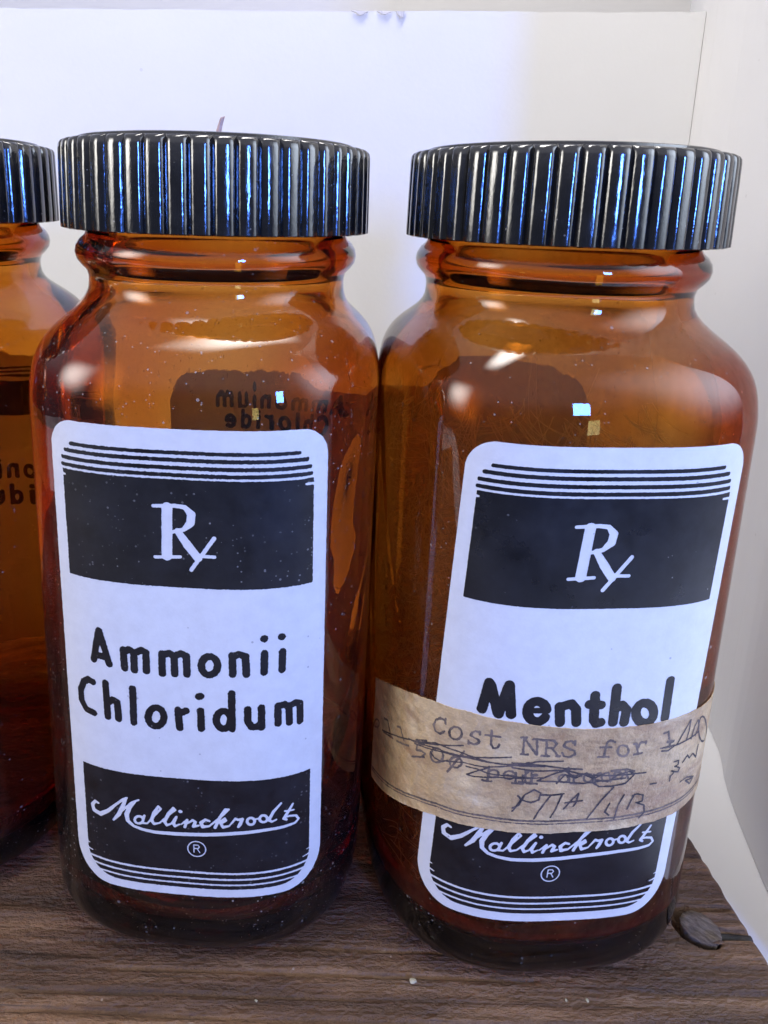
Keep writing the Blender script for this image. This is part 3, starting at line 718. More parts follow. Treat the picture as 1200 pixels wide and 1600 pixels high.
def super_r(th, a, n, k=1.0):
    return a / (np.abs(np.sin(th)) ** n + np.abs(np.cos(th) / k) ** n) ** (1.0 / n)


KD = AY0 / A0
_r = super_r(TH, A0, NEXP, KD)
_X = _r * np.sin(TH); _Y = -_r * np.cos(TH)
_S = np.concatenate([[0], np.cumsum(np.hypot(np.diff(_X), np.diff(_Y)))])
_S -= np.interp(0, TH, _S)
HALF_PERIM = _S[-1]


def on_body(s_mm, z_mm, off_mm):
    """map face coordinates (arc length, height) to a point on the body wall, off_mm proud of it"""
    s = np.asarray(s_mm, float) / 1000.0
    s = (s + HALF_PERIM) % (2 * HALF_PERIM) - HALF_PERIM
    th = np.interp(s, _S, TH)
    r = super_r(th, A0, NEXP, KD)
    x = r * np.sin(th); y = -r * np.cos(th)
    nx = np.sign(x) * np.abs(x / A0) ** (NEXP - 1); nyv = np.sign(y) * np.abs(y / AY0) ** (NEXP - 1) / KD
    l = np.hypot(nx, nyv)
    o = np.asarray(off_mm) / 1000.0
    return np.stack([x + nx / l * o, y + nyv / l * o, np.asarray(z_mm, float) / 1000.0], -1)


# (z mm, half width mm, squareness 0 round .. 1 square)
OUTER = [(0.9, 20.0, 0.3), (0.3, 26.0, 0.35), (0.0, 29.4, 0.4), (0.15, 30.8, 0.45), (0.8, 32.0, 0.52), (2.0, 33.0, 0.64), (3.8, 33.8, 0.80), (6.5, 34.25, 0.94), (10.0, 34.4, 1),
         (14, 34.4, 1), (30, 34.4, 1), (50, 34.4, 1), (70, 34.4, 1), (90, 34.4, 1), (104, 34.4, 1), (109, 34.4, 1), (112, 34.4, 1), (115, 34.35, 1), (118, 34.1, 0.98),
         (120.5, 33.7, 0.96), (123, 32.9, 0.92), (125.3, 31.6, 0.85), (127.3, 30.0, 0.7), (129.2, 28.2, 0.5), (131, 26.9, 0.25), (133, 26.2, 0.05), (135.8, 26.1, 0), (136.9, 26.4, 0),
         (137.8, 27.3, 0), (138.9, 28.15, 0), (140.3, 28.5, 0), (141.7, 28.25, 0), (143, 27.4, 0), (143.9, 26.4, 0), (145, 26.0, 0), (149, 26.0, 0), (156.2, 26.0, 0), (157.2, 25.7, 0), (157.6, 25.0, 0)]
INNER = [(157.6, 24.2, 0), (157.2, 23.4, 0), (156, 23.1, 0), (145, 23.0, 0), (140, 23.2, 0), (134, 23.2, 0), (131, 23.6, 0.2), (129, 24.6, 0.4), (126.8, 26.6, 0.6), (124.4, 28.6, 0.76),
         (122, 30.0, 0.86), (119.5, 30.9, 0.93), (117, 31.5, 0.97), (114, 31.9, 1), (110, 32.1, 1), (104, 32.2, 1), (90, 32.25, 1), (70, 32.2, 1), (50, 32.1, 1), (30, 31.9, 1), (16, 31.2, 1), (11, 30.0, 1),
         (8.2, 28.8, 0.9), (6.6, 26.2, 0.75), (5.9, 22.5, 0.5), (5.6, 15, 0.3), (5.5, 7, 0.1)]


def resample(prof, step):
    P = np.array(prof, float)
    d = np.concatenate([[0], np.cumsum(np.hypot(np.diff(P[:, 0]), np.diff(P[:, 1])))])
    keep = [0.0]
    # catmull-rom resampling
    n = max(int(d[-1] / step), 10)
    out = []
    for q in np.linspace(0, d[-1], n):
        i = min(max(np.searchsorted(d, q, 'right') - 1, 0), len(P) - 2)
        p0, p1, p2, p3 = P[max(i - 1, 0)], P[i], P[i + 1], P[min(i + 2, len(P) - 1)]
        u = (q - d[i]) / max(d[i + 1] - d[i], 1e-9)
        # finite-difference tangents on the non-uniform knots
        t1 = (p2 - p0) / max(d[i + 1] - d[max(i - 1, 0)], 1e-9) * (d[i + 1] - d[i])
        t2 = (p3 - p1) / max(d[min(i + 2, len(P) - 1)] - d[i], 1e-9) * (d[i + 1] - d[i])
        h = (2 * u ** 3 - 3 * u ** 2 + 1) * p1 + (u ** 3 - 2 * u ** 2 + u) * t1 + (-2 * u ** 3 + 3 * u ** 2) * p2 + (u ** 3 - u ** 2) * t2
        out.append(h)
    return np.array(out)


def make_glass_mesh(seed):
    NA = 160
    rows = []
    for prof, inner in ((OUTER, 0), (INNER, 1)):
        for (z, a, q) in resample(prof, 1.3):
            rows.append((z / 1000, a / 1000, min(max(q, 0), 1), inner))
    th = np.linspace(-math.pi, math.pi, NA, endpoint=False)
    V = []
    for (z, a, q, inner) in rows:
        n = 2 + ((NIN if inner else NEXP) - 2) * q
        r = super_r(th, a, n, 1 + (KD - 1) * q)
        if inner and 0.012 < z < 0.125:       # hand-blown unevenness of the inner wall
            k = min((z - 0.012) / 0.01, (0.125 - z) / 0.02, 1.0)
            r = r + k * 0.00035 * (vnoise(np.cos(th) * 2.2 + seed, np.sin(th) * 2.2 + z * 45, 11 + seed) + 0.4 * vnoise(np.cos(th) * 5 + z * 70, np.sin(th) * 5 + seed, 12 + seed))
        for t, rr in zip(th, r):
            V.append((rr * math.sin(t), -rr * math.cos(t), z))
    Fc = []
    for j in range(len(rows) - 1):
        for i in range(NA):
            a, b = j * NA + i, j * NA + (i + 1) % NA
            Fc.append((a, b, b + NA, a + NA))
    V.append((0, 0, 0.0016)); c0 = len(V) - 1
    V.append((0, 0, 0.0055)); c1 = len(V) - 1
    last = (len(rows) - 1) * NA
    for i in range(NA):
        Fc.append((c0, (i + 1) % NA, i))
        Fc.append((last + i, last + (i + 1) % NA, c1))
    me = mesh_from('glass_body', V, Fc)
    att = me.attributes.new('inner', 'FLOAT', 'POINT')
    mask = [float(r[3] and 0.01 < r[0] < 0.130) for r in rows for _ in range(NA)] + [0.0, 0.0]
    att.data.foreach_set('value', mask)
    return me


def make_cap_mesh(seed):
    ribs = 48
    # one rib: rounded flank, broad crown, tight groove
    pw = [(0.0, 0.0), (0.06, 0.30), (0.13, 0.62), (0.22, 0.86), (0.34, 0.975), (0.5, 1.0), (0.66, 0.975), (0.78, 0.86), (0.87, 0.62), (0.94, 0.30)]
    per = len(pw); NA = ribs * per
    th = np.array([2 * math.pi * (k + p) / ribs for k in range(ribs) for p, _ in pw])
    rib = np.array([h for k in range(ribs) for _, h in pw])
    rb, rt = 30.8, 30.6
    # (z, radius, rib amount)
    prof = [(145.2, 28.2, 0), (144.9, 29.0, 0.2), (144.9, 30.3, 1.0), (145.1, rb, 1.0), (147, rb, 1.0), (151, 30.75, 1.0), (155, 30.7, 1.0), (159.6, rt, 1.0), (160.4, 30.5, 1.0),
            (160.85, 30.2, 0.95), (161.1, 29.7, 0.6), (161.15, 29.0, 0.0), (161.15, 28.0, 0), (161.2, 27.4, 0), (161.75, 27.2, 0), (161.9, 26.8, 0), (161.95, 18, 0), (161.95, 8, 0)]
    inner = [(158.9, 8, 0), (158.9, 20, 0), (158.9, 27.0, 0), (158.0, 27.6, 0), (150, 27.9, 0)]
    V = []
    allp = prof + inner
    for (z, r, k) in allp:
        rr = r - 0.95 * k * (1 - rib) + (0.02 * vnoise(np.cos(th) * 9, np.sin(th) * 9 + z * 0.3, 5 + seed) if k > 0.5 else 0)
        zz = z + np.zeros(NA)
        for t, q, z_ in zip(th, rr, zz):
            V.append((q / 1000 * math.cos(t), q / 1000 * math.sin(t), z_ / 1000))
    Fc = []
    npf = len(prof)
    def strip(j0, j1):
        for i in range(NA):
            a, b = j0 * NA + i, j0 * NA + (i + 1) % NA
            c, d = j1 * NA + (i + 1) % NA, j1 * NA + i
            Fc.append((a, b, c, d))
    for j in range(npf - 1):
        strip(j, j + 1)
    for j in range(npf, len(allp) - 1):
        strip(j, j + 1)
    strip(len(allp) - 1, 0)
    V.append((0, 0, 0.16195)); c0 = len(V) - 1
    V.append((0, 0, 0.1589)); c1 = len(V) - 1
    for i in range(NA):
        Fc.append(((npf - 1) * NA + i, (npf - 1) * NA + (i + 1) % NA, c0))
        Fc.append((npf * NA + (i + 1) % NA, npf * NA + i, c1))
    me = mesh_from('cap', V, Fc)
    me.set_sharp_from_angle(angle=R(33))
    return me


# ------------------------------------------------------------------ printed layers: signed fields turned into thin meshes
class Field:
    def __init__(self, u0, u1, z0, z1, h=0.10, sh=0.0, u0s=0.0):
        self.u = np.arange(u0, u1 + h, h); self.z = np.arange(z0, z1 + h, h)
        self.U, self.Z = np.meshgrid(self.u, self.z)
        self.h = h
        self.sh, self.u0 = sh, u0s
        self.Us = self.U - sh * (self.Z - 67.0) - u0s       # labels were applied a touch askew

    def skew(self, ss, ref=(0.0, 0.0)):
        return [[(a + (self.sh - ref[0]) * (b - 67.0) + self.u0 - ref[1], b, r) for a, b, r in s] for s in ss]

    def rbox(self, u0, u1, z0, z1, r=0.0):
        cu, cz = (u0 + u1) / 2, (z0 + z1) / 2
        qx = np.abs(self.Us - cu) - (u1 - u0) / 2 + r; qz = np.abs(self.Z - cz) - (z1 - z0) / 2 + r
        return np.hypot(np.maximum(qx, 0), np.maximum(qz, 0)) + np.minimum(np.maximum(qx, qz), 0) - r

    def strokes(self, ss, du=0.0, dz=0.0, k=1.0, grow=0.0):
        D = np.full(self.U.shape, 9.0)
        for s in ss:
            pts = [(a + du, b + dz, r * k + grow) for a, b, r in s]
            if len(pts) == 1:
                pts = pts * 2
            for (a, b, r0), (c, d, r1) in zip(pts[:-1], pts[1:]):
                pad = max(r0, r1) + 0.7
                i0, i1 = np.searchsorted(self.u, [min(a, c) - pad, max(a, c) + pad])
                j0, j1 = np.searchsorted(self.z, [min(b, d) - pad, max(b, d) + pad])
                if i0 >= i1 or j0 >= j1:
                    continue
                U = self.U[j0:j1, i0:i1]; Z = self.Z[j0:j1, i0:i1]
                l2 = (c - a) ** 2 + (d - b) ** 2
                t = np.clip(((U - a) * (c - a) + (Z - b) * (d - b)) / max(l2, 1e-9), 0, 1)
                dist = np.hypot(U - a - t * (c - a), Z - b - t * (d - b)) - (r0 + t * (r1 - r0))
                D[j0:j1, i0:i1] = np.minimum(D[j0:j1, i0:i1], dist)
        return D

    def rough(self, amp, freq, seed):
        return amp * (vnoise(self.U * freq, self.Z * freq, seed) + 0.6 * vnoise(self.U * freq * 2.3, self.Z * freq * 2.3, seed + 3))

    def mesh(self, name, D, off, run=10):
        inside = D < 0
        c00 = inside[:-1, :-1]; c10 = inside[:-1, 1:]; c11 = inside[1:, 1:]; c01 = inside[1:, :-1]
        cnt = c00.astype(int) + c10 + c11 + c01
        full = cnt == 4
        V = []; Fc = []
        vid = {}

        def corner(j, i):
            k = (j, i)
            if k not in vid:
                vid[k] = len(V); V.append((self.u[i], self.z[j]))
            return vid[k]

        def edge(j0, i0, j1, i1):
            if (j1, i1) < (j0, i0):
                j0, i0, j1, i1 = j1, i1, j0, i0
            k = (j0, i0, j1, i1)
            if k not in vid:
                d0, d1 = D[j0, i0], D[j1, i1]
                t = d0 / (d0 - d1)
                vid[k] = len(V); V.append((self.u[i0] + t * (self.u[i1] - self.u[i0]), self.z[j0] + t * (self.z[j1] - self.z[j0])))
            return vid[k]
        nz, nu = full.shape
        for j in range(nz):
            row = full[j]
            if not row.any():
                continue
            i = 0
            idx = np.flatnonzero(np.diff(np.concatenate([[0], row.astype(int), [0]])))
            for a, b in zip(idx[::2], idx[1::2]):
                i = a
                while i < b:
                    e = min(i + run - (i % run), b)
                    Fc.append((corner(j, i), corner(j, e), corner(j + 1, e), corner(j + 1, i)))
                    i = e
        part = np.argwhere((cnt > 0) & (cnt < 4))
        for j, i in part:
            cs = [(j, i), (j, i + 1), (j + 1, i + 1), (j + 1, i)]
            poly = []
            for k in range(4):
                p, q = cs[k], cs[(k + 1) % 4]
                pin, qin = inside[p], inside[q]
                if pin:
                    poly.append(corner(*p))
                if pin != qin:
                    poly.append(edge(p[0], p[1], q[0], q[1]))
            if len(poly) >= 3:
                Fc.append(tuple(poly))
        UZ = np.array(V)
        P = on_body(UZ[:, 0], UZ[:, 1], off)
        return mesh_from(name, P, Fc)


LW = 25.2
LEFT_SKEW = (-0.0115, 2.25)


def front_label(parent, strokes_name, black, seed, rough, skew, white=None):
    """white painted label with black bands, Rx, drug name and maker's script"""
    f = Field(-33.0, 33.0, 16.5, 115.0, 0.10, *skew)
    Dw = f.rbox(-LW, LW, 17.7, 113.5, 5.2)
    # the lower corners are cut rounder than the upper ones
    Dl = f.rbox(-LW, LW, 17.7, 160, 8.0)
    Dw = np.maximum(Dw, Dl) + f.rough(0.035 * rough, 1.3, seed) + f.rough(0.03 * rough, 4.5, seed + 1)
    lab = new_obj('label', f.mesh('label', Dw, 0.06), white or M['white'], parent)
    nz = f.rough(0.045 * rough, 2.6, seed + 40) + f.rough(0.04 * rough, 6.0, seed + 41)
    # upper band: four rules stepping out to the corner, then the band with the Rx left blank
    D = f.rbox(-22.6, 22.4, 84.4, 104.6, 0.15)
    for (u0, u1, zc, hw) in ((-20.8, 20.0, 109.35, 0.34), (-22.1, 21.4, 108.05, 0.37), (-22.8, 22.0, 106.65, 0.37), (-22.9, 22.2, 105.35, 0.37)):
        D = np.minimum(D, f.rbox(u0, u1, zc - hw, zc + hw, 0.3))
    # blank hairline and notches above the band
    D = np.maximum(D, -f.strokes(f.skew([[(-23.5, 104.72, 0.26), (-21.9, 104.78, 0.22), (-10, 104.7, 0.12), (8, 104.7, 0.12), (20.5, 104.7, 0.2), (22.9, 104.8, 0.24)]])))
    D = np.maximum(D, -f.strokes(f.skew([[(-23.5, 103.45, 0.27), (-22.2, 103.5, 0.2)], [(20.9, 103.5, 0.2), (23, 103.4, 0.27)]])))
    D = np.maximum(D + nz, -(f.strokes(f.skew(RX_S, LEFT_SKEW), 0, 0, 1.05) + 0.6 * nz))
    new_obj('printed_band', f.mesh('printed_band', D, 0.10), black, lab)
    # drug name
    Dn = f.strokes(strokes_name) + nz
    new_obj('printed_name', f.mesh('printed_name', Dn, 0.10), black, lab)
    # lower band with the maker's script, registered mark and rules
    D = f.rbox(-22.4, 22.5, 18.3, 44.7, 0.1)
    D = np.maximum(D, f.rbox(-22.4, 22.5, 19.6, 160, 6.2))
    for (zc, hw, u0, u1) in ((23.35, 0.24, -23.2, 23.2), (21.95, 0.22, -22.6, 22.6), (20.65, 0.2, -21, 21)):
        D = np.maximum(D, -f.rbox(u0, u1, zc - hw, zc + hw, 0.1))
    D = np.maximum(D, -f.strokes(f.skew([[(-23.5, 24.9, 0.25), (-21.4, 24.6, 0.14)], [(23.5, 25.0, 0.25), (21.2, 24.65, 0.14)], [(-23.5, 26.3, 0.2), (-22.0, 26.1, 0.12)], [(23.5, 26.4, 0.2), (22.0, 26.1, 0.12)]])))
    sc = f.strokes(f.skew(SCRIPT_S, LEFT_SKEW))
    ring = []
    for i in range(25):
        a = 2 * math.pi * i / 24
        ring.append((0.3 + 1.75 * math.cos(a), 28.9 + 1.75 * math.sin(a), 0.13))
    rg = [ring, [(-0.25, 28.1, 0.12), (-0.25, 29.8, 0.12), (0.55, 29.8, 0.12), (0.85, 29.45, 0.12), (0.55, 29.0, 0.12), (-0.2, 29.0, 0.12)], [(0.35, 29.0, 0.12), (0.9, 28.1, 0.12)]]
    D = np.maximum(D + 0.8 * nz, -(np.minimum(sc, f.strokes(f.skew(rg))) + 0.35 * nz))
    new_obj('printed_band', f.mesh('printed_band', D, 0.10), black, lab)
    return lab


# small stroke alphabet for the back labels (unit: cap height 1)
def arc(cx, cz, rx, rz, a0, a1, n=10):
    return [(cx + rx * math.cos(R(a0 + (a1 - a0) * i / n)), cz + rz * math.sin(R(a0 + (a1 - a0) * i / n))) for i in range(n + 1)]


GL = {
    'A': ([[(0, 0), (0.3, 1), (0.6, 0)], [(0.12, 0.35), (0.48, 0.35)]], 0.78),
    'C': ([arc(0.36, 0.5, 0.36, 0.5, 50, 310)], 0.80),
    'M': ([[(0, 0), (0.06, 1), (0.36, 0.25), (0.66, 1), (0.72, 0)]], 0.92),
    'N': ([[(0, 0), (0, 1), (0.55, 0), (0.55, 1)]], 0.75), 'F': ([[(0, 0), (0, 1), (0.45, 1)], [(0, 0.52), (0.38, 0.52)]], 0.62),
    'U': ([[(0, 1), (0, 0.3)] + arc(0.28, 0.3, 0.28, 0.3, 180, 360) + [(0.56, 1)]], 0.78),
    'S': ([arc(0.28, 0.74, 0.26, 0.26, 30, 260) + arc(0.28, 0.25, 0.27, 0.25, 80, -150)], 0.72),
    'P': ([[(0, 0), (0, 1), (0.3, 1)] + arc(0.3, 0.73, 0.26, 0.27, 90, -90) + [(0, 0.46)]], 0.70),
    'm': ([[(0, 0), (0, 0.68)], [(0, 0.5)] + arc(0.2, 0.46, 0.2, 0.22, 170, 0) + [(0.4, 0)], [(0.4, 0.5)] + arc(0.6, 0.46, 0.2, 0.22, 170, 0) + [(0.8, 0)]], 0.98),
    'n': ([[(0, 0), (0, 0.68)], [(0, 0.5)] + arc(0.21, 0.45, 0.21, 0.23, 170, 0) + [(0.42, 0)]], 0.62),
    'o': ([arc(0.24, 0.34, 0.24, 0.34, 0, 360, 14)], 0.64), 'i': ([[(0, 0), (0, 0.66)], [(0, 0.93), (0, 0.95)]], 0.24),
    'u': ([[(0, 0.68), (0, 0.25)] + arc(0.21, 0.23, 0.21, 0.23, 180, 360) + [(0.42, 0.68)], [(0.42, 0.3), (0.42, 0)]], 0.62),
    'h': ([[(0, 0), (0, 1)], [(0, 0.5)] + arc(0.21, 0.45, 0.21, 0.23, 170, 0) + [(0.42, 0)]], 0.62), 'l': ([[(0, 0), (0, 1)]], 0.22),
    'r': ([[(0, 0), (0, 0.68)], [(0, 0.45), (0.12, 0.62), (0.28, 0.66)]], 0.44), 'd': ([arc(0.22, 0.33, 0.22, 0.33, 0, 360, 12), [(0.44, 1), (0.44, 0)]], 0.64),
    'e': ([[(0, 0.36), (0.44, 0.36)] + arc(0.22, 0.34, 0.22, 0.33, 5, 310, 12)], 0.58), '.': ([[(0, 0.02), (0, 0.03)]], 0.26),
    't': ([[(0.12, 0.95), (0.12, 0.1), (0.3, 0.0)], [(-0.05, 0.66), (0.3, 0.66)]], 0.48), 'a': ([arc(0.22, 0.3, 0.22, 0.3, 0, 360, 12), [(0.44, 0.62), (0.44, 0)]], 0.62), ' ': ([], 0.4),
}


def text_strokes(s, u, z, size, r, track=0.10):
    out = []
    for ch in s:
        st, adv = GL[ch]
        for line in st:
            out.append([(u + p[0] * size, z + p[1] * size, r) for p in line])
        u += (adv + track) * size
    return out


def back_label(parent, shift, lines, seed, top=107.3, banded=False, ua=-25.5, ub=25.5):
    """label on the rear wall, seen from inside through the amber glass; print lies against the glass"""
    c = HALF_PERIM * 1000
    f = Field(c + shift + ua - 1, c + shift + ub + 1, 13.0, 114.0, 0.16)
    D = f.rbox(c + shift + ua, c + shift + ub, 14.4, top, 5.0) + f.rough(0.12, 1.2, seed)
    lab = new_obj('back_label', f.mesh('back_label', D, 0.12, 6), M['white_back'], parent)
    st = []
    for (t, u, z, size, r) in lines:
        st += text_strokes(t, c + shift + u, z, size, r, 0.28)
    Dn = f.strokes(st) + f.rough(0.10, 2.0, seed + 2)
    if banded:
        b = f.rbox(c + shift - 23, c + shift + 23, top - 19, top - 8, 0.2)
        for k in range(3):
            b = np.minimum(b, f.rbox(c + shift - 22 - k * 0.4, c + shift + 22 + k * 0.4, top - 4.2 - 1.3 * k, top - 3.5 - 1.3 * k, 0.3))
        rx = [[(p[0] + c + shift + 14, p[1] + (top - 112.3) * 1.0 + 0.4, p[2]) for p in s] for s in RX_S]
        b = np.maximum(b, -f.strokes(rx, 0, 0, 0.9))
        Dn = np.minimum(Dn, b + f.rough(0.08, 2.0, seed + 5))
    if (Dn < 0).any():
        new_obj('printed_text', f.mesh('printed_text', Dn, 0.06, 6), M['black'], lab)
    return lab


def bottle(name, loc, rot, glass, seed, label, group):
    root = bpy.data.objects.new(name, None)
    COL.objects.link(root)
    root.location = loc
    root.rotation_euler = (0, 0, R(rot))
    root.empty_display_size = 0.02
    tag(root, label, 'bottle', group)
    new_obj('glass_body', make_glass_mesh(seed), glass, root)
    cap = new_obj('cap', make_cap_mesh(seed), M['cap'], root)
    cap.rotation_euler = (0, 0, R(seed * 2.7))
    return root


AMMONII_S, MENTHOL_S, SCRIPT_S, RX_S = parse(AMMONII), parse(MENTHOL), parse(SCRIPT), parse(RX)
TYPED_S, PEN_S = parse(TYPED), parse(PEN)
GRP = 'amber medicine bottles with black caps on the plank'

b1 = bottle('medicine_bottle', (-0.02305, 0.1532, 0), -3.5, M['glass_dusty'], 1,
            'dusty amber glass bottle with black ribbed cap and Ammonii Chloridum label', GRP)
front_label(b1, AMMONII_S, M['black'], 3, 1.1, LEFT_SKEW)
back_label(b1, -4.0, [('Ammonium', -29.5, 100.8, 5.2, 0.60), ('Chloride', -26.0, 93.8, 5.6, 0.66), ('U.S.P.', -12.0, 88.0, 4.0, 0.4)], 7, 107.3, False, -33.0, 25.5)

b2 = bottle('medicine_bottle', (0.0462, 0.15015, 0), 4.5, M['glass_powder'], 2,
            'amber glass bottle with black ribbed cap, Menthol label and aged paper tape', GRP)
front_label(b2, MENTHOL_S, M['black_right'], 5, 0.55, (0.0463, -2.7))
back_label(b2, 2.0, [], 9, 107.0, False, -27, 29)

b3 = bottle('medicine_bottle', (-0.0930, 0.1650, 0), -3, M['glass'], 3,
            'amber glass bottle with black ribbed cap cut off by the left edge', GRP)
back_label(b3, 0.0, [('Ammonii', -21, 70, 5.2, 0.6), ('Chloridum', -22.5, 62, 5.2, 0.6)], 12, 108.5, True)


# aged paper tape wrapped round the Menthol bottle
def tape():
    tt = np.array([(-52, 51.0), (-49.39, 52.55), (-43.5, 55.8), (-37.93, 58.44), (-33, 60.4), (-28.69, 61.5), (-21.01, 62.1), (-13.98, 61.7), (-7.33, 61.05), (0.06, 60.45), (6.32, 60.55), (12.43, 60.9), (21.66, 61.4), (28, 61.1), (40, 61.0)])
    tb = np.array([(-52, 26.0), (-49.43, 27.37), (-46.26, 28.92), (-40.64, 31.5), (-36.05, 33.7), (-31, 36.0), (-26.56, 37.4), (-17.72, 38.3), (-6.26, 38.2), (5.62, 38.45), (18.72, 39.2), (26.03, 39.6), (40, 39.5)])
    f = Field(-51.5, 35.5, 25.0, 64.0, 0.12)
    zt = np.interp(f.U, tt[:, 0], tt[:, 1]); zb = np.interp(f.U, tb[:, 0], tb[:, 1])
    D = np.maximum(f.Z - zt, zb - f.Z)
    D = np.maximum(D, f.U - 34.0 + 0.5 * vnoise(f.Z * 0.6, 0.3, 2))
    D = np.maximum(D, -51.2 - f.U + 0.5 * vnoise(f.Z * 0.6, 0.3, 4))
    D = D + f.rough(0.10, 0.4, 71) + f.rough(0.05, 2.0, 72)
    tp = new_obj('tape', f.mesh('tape', D, 0.22, 6), M['tape'], b2)
    tp['label'] = 'yellowed paper tape with typed and handwritten notes'
    sm = tp.modifiers.new('thick', 'SOLIDIFY'); sm.thickness = 0.00014; sm.offset = -1
    nz = f.rough(0.07, 2.4, 75) + f.rough(0.05, 6, 76)
    new_obj('typed_text', f.mesh('typed_text', f.strokes(TYPED_S, 0, 0, 0.92) + nz + 0.03, 0.26, 5), M['type_ink'], tp)
    new_obj('handwriting', f.mesh('handwriting', f.strokes(PEN_S, 0, 0, 1.0) + 0.6 * nz, 0.275, 5), M['pen_ink'], tp)
    dl = np.minimum(np.abs(f.Z - zb - 2.75) - 0.20, np.abs(f.Z - zb - 2.1) - 0.13)
    dl = np.maximum(dl, D + 0.05) + 0.9 * nz
    new_obj('ruled_line', f.mesh('ruled_line', dl, 0.255, 5), M['type_ink'], tp)


tape()


# ------------------------------------------------------------------ crystal needles inside the Menthol bottle
def tube(V, Fc, pts, r, sides=4):
    base = len(V)
    n = len(pts)
    for k, p in enumerate(pts):
        p = np.array(p)
        t = np.array(pts[min(k + 1, n - 1)]) - np.array(pts[max(k - 1, 0)])
        t = t / (np.linalg.norm(t) + 1e-9)
        a = np.cross(t, (0.3, 0.5, 0.81)); a /= np.linalg.norm(a) + 1e-9
        b = np.cross(t, a)
        rr = r * (1.0 - 0.6 * k / (n - 1))
        for s in range(sides):
            q = 2 * math.pi * s / sides
            V.append(tuple(p + rr * (a * math.cos(q) + b * math.sin(q))))
    for k in range(n - 1):
        for s in range(sides):
            i0 = base + k * sides + s; i1 = base + k * sides + (s + 1) % sides
            Fc.append((i0, i1, i1 + sides, i0 + sides))


def inside(x, y, lim):
    return (abs(x / lim) ** NIN + abs(y / lim) ** NIN) < 1


def needles():
    rg = random.Random(11)
    V = []; Fc = []
    lim = 0.0300
    # tufts: bundles of curved needles growing off the walls
    for t in range(110):
        a = rg.uniform(-2.3, -0.05)
        rr = float(super_r(np.array(a), lim, NIN))
        k = 1.0 if rg.random() < 0.55 else rg.uniform(0.3, 1.0)
        c = np.array([rr * math.sin(a) * k, -rr * math.cos(a) * k, rg.choice([rg.uniform(0.060, 0.112), rg.uniform(0.030, 0.085), rg.uniform(0.012, 0.05)])])
        d0 = np.array([rg.gauss(0, 0.5), rg.gauss(0, 0.5), rg.gauss(0.15, 0.9)])
        for q in range(rg.randint(7, 15)):
            d = d0 + np.array([rg.gauss(0, 0.35), rg.gauss(0, 0.35), rg.gauss(0, 0.35)])
            d /= np.linalg.norm(d)
            bend = np.array([rg.gauss(0, 0.35), rg.gauss(0, 0.35), rg.gauss(0, 0.3)])
            L_ = rg.uniform(0.007, 0.022)
            pts = []
            p = c + np.array([rg.gauss(0, 0.0015), rg.gauss(0, 0.0015), rg.gauss(0, 0.002)])
            for s in range(7):
                if not inside(p[0], p[1], lim) or not 0.009 < p[2] < 0.119:
                    p = np.array([p[0] * 0.94, p[1] * 0.94, min(max(p[2], 0.0092), 0.1185)])
                    if not inside(p[0], p[1], lim):
                        break
                pts.append(tuple(p))
                d = d + bend * 0.22
                d /= np.linalg.norm(d)
                p = p + d * L_ / 6
            if len(pts) >= 3:
                tube(V, Fc, pts, rg.uniform(0.00005, 0.00011))
    # long wisps lying against the front wall above and beside the label
    for t in range(130):
        a = rg.uniform(-1.15, 0.25)
        rr = float(super_r(np.array(a), 0.0306, NIN, 1.07)) * rg.uniform(0.86, 0.99)
        z = rg.uniform(0.066, 0.119) if a < -0.5 else rg.uniform(0.092, 0.119)
        ln = rg.uniform(0.006, 0.020); lean = rg.gauss(0.25, 0.55); curve = rg.gauss(0, 1.5)
        for q in range(rg.randint(2, 6)):
            pts = []
            a1 = a + rg.gauss(0, 0.03); z1 = z + rg.gauss(0, 0.001); r1 = rr * rg.uniform(0.97, 1.0)
            ll = ln * rg.uniform(0.6, 1.1); le = lean + rg.gauss(0, 0.12); cu = curve + rg.gauss(0, 0.15)
            for k in range(9):
                u = k / 8.0
                aa = a1 + (le * u + cu * u * u * 0.5) * ll / 0.03
                zz = z1 - ll * u * (1 - 0.25 * u)
                pts.append((r1 * math.sin(aa), -r1 * math.cos(aa), min(max(zz, 0.012), 0.119)))
            tube(V, Fc, pts, rg.uniform(0.00005, 0.00010))
    me = mesh_from('menthol_crystals', V, Fc)
    o = new_obj('menthol_crystals', me, M['needle'])
    o.location = b2.location
    o.rotation_euler = b2.rotation_euler
    tag(o, 'tangle of fine needle crystals inside the Menthol bottle', 'crystals', None, 'stuff')


needles()


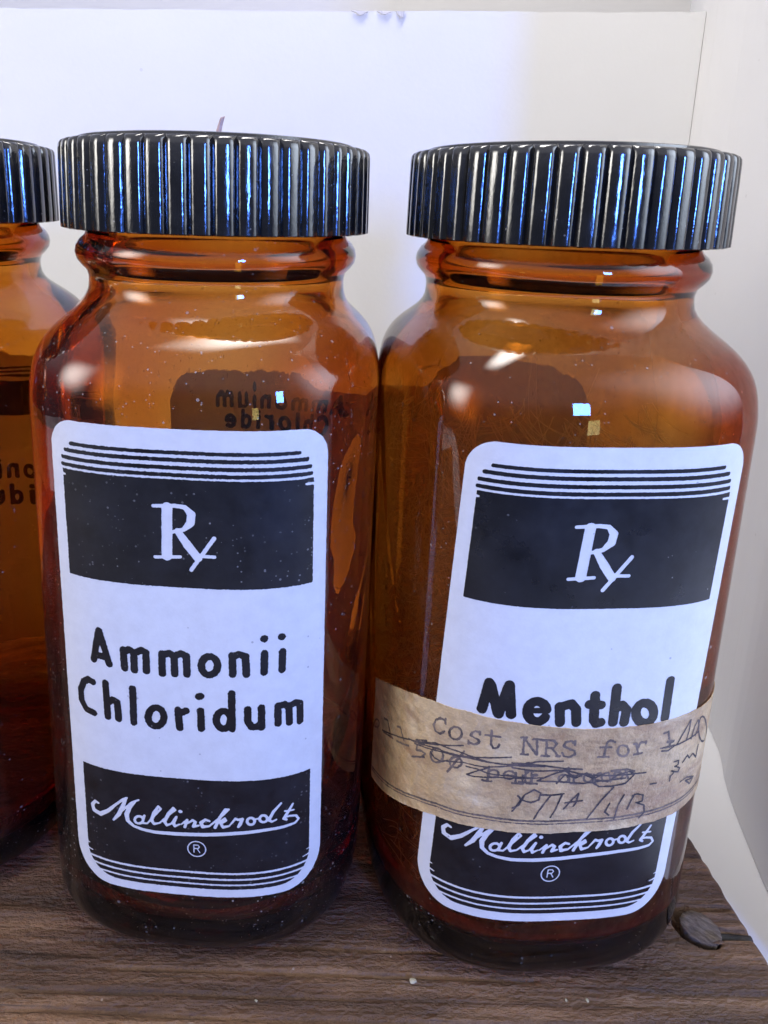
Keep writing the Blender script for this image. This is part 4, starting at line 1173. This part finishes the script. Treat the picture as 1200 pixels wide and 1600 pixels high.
# ------------------------------------------------------------------ little things
def curl():
    V = []; n = 10
    for i in range(n):
        t = i / (n - 1)
        x = 0.0001 + 0.0006 * t * t + 0.0003 * t; z = 0.0034 * t
        w = 0.00065 * (1 - 0.3 * t); hx = 0.00025
        for (sx, sy) in ((-1, -1), (1, -1), (1, 1), (-1, 1)):
            V.append((x + sx * w * 0.8, sy * hx + 0.0003 * math.sin(t * 3), z + sx * 0.0001))
    Fc = []
    for i in range(n - 1):
        for s in range(4):
            Fc.append((i * 4 + s, i * 4 + (s + 1) % 4, i * 4 + 4 + (s + 1) % 4, i * 4 + 4 + s))
    Fc.append((3, 2, 1, 0)); e = (n - 1) * 4; Fc.append((e, e + 1, e + 2, e + 3))
    o = new_obj('dried_curl', mesh_from('dried_curl', V, Fc), M['curl'])
    o.location = (-0.0208, 0.137, 0.16192)
    tag(o, 'tiny brown dried curl standing on the Ammonii Chloridum cap', 'debris')


curl()


def crumb(x, y, s, seed, label):
    bm = bmesh.new()
    bmesh.ops.create_icosphere(bm, subdivisions=2, radius=1.0)
    for v in bm.verts:
        k = 1 + 0.45 * float(vnoise(v.co.x * 2 + seed, v.co.y * 2 + v.co.z * 1.7, seed))
        v.co = Vector((v.co.x * k * s * 1.5, v.co.y * k * s, v.co.z * k * s * 0.6))
    me = bpy.data.meshes.new('crumb'); bm.to_mesh(me); bm.free()
    o = new_obj('crumb', me, M['crumb'])
    h = float(board_height(np.array(x), np.array(y)))
    o.location = (x, y, h + s * 0.45)
    o.rotation_euler = (0, 0, seed)
    tag(o, label, 'crumb', 'crumbs on the plank')


for (px_, py_, s, seed, lb) in ((0.0207, 0.1140, 0.00048, 3, 'largest pale crumb on the plank, in front of the gap between bottles'),
                                (0.0506, 0.1116, 0.00022, 5, 'left one of two pale specks below the Menthol bottle'),
                                (0.0548, 0.1117, 0.00024, 8, 'right one of two pale specks below the Menthol bottle'),
                                (-0.0101, 0.1098, 0.00020, 9, 'small pale speck on the plank below the Ammonii Chloridum bottle')):
    crumb(px_, py_, s, seed, lb)
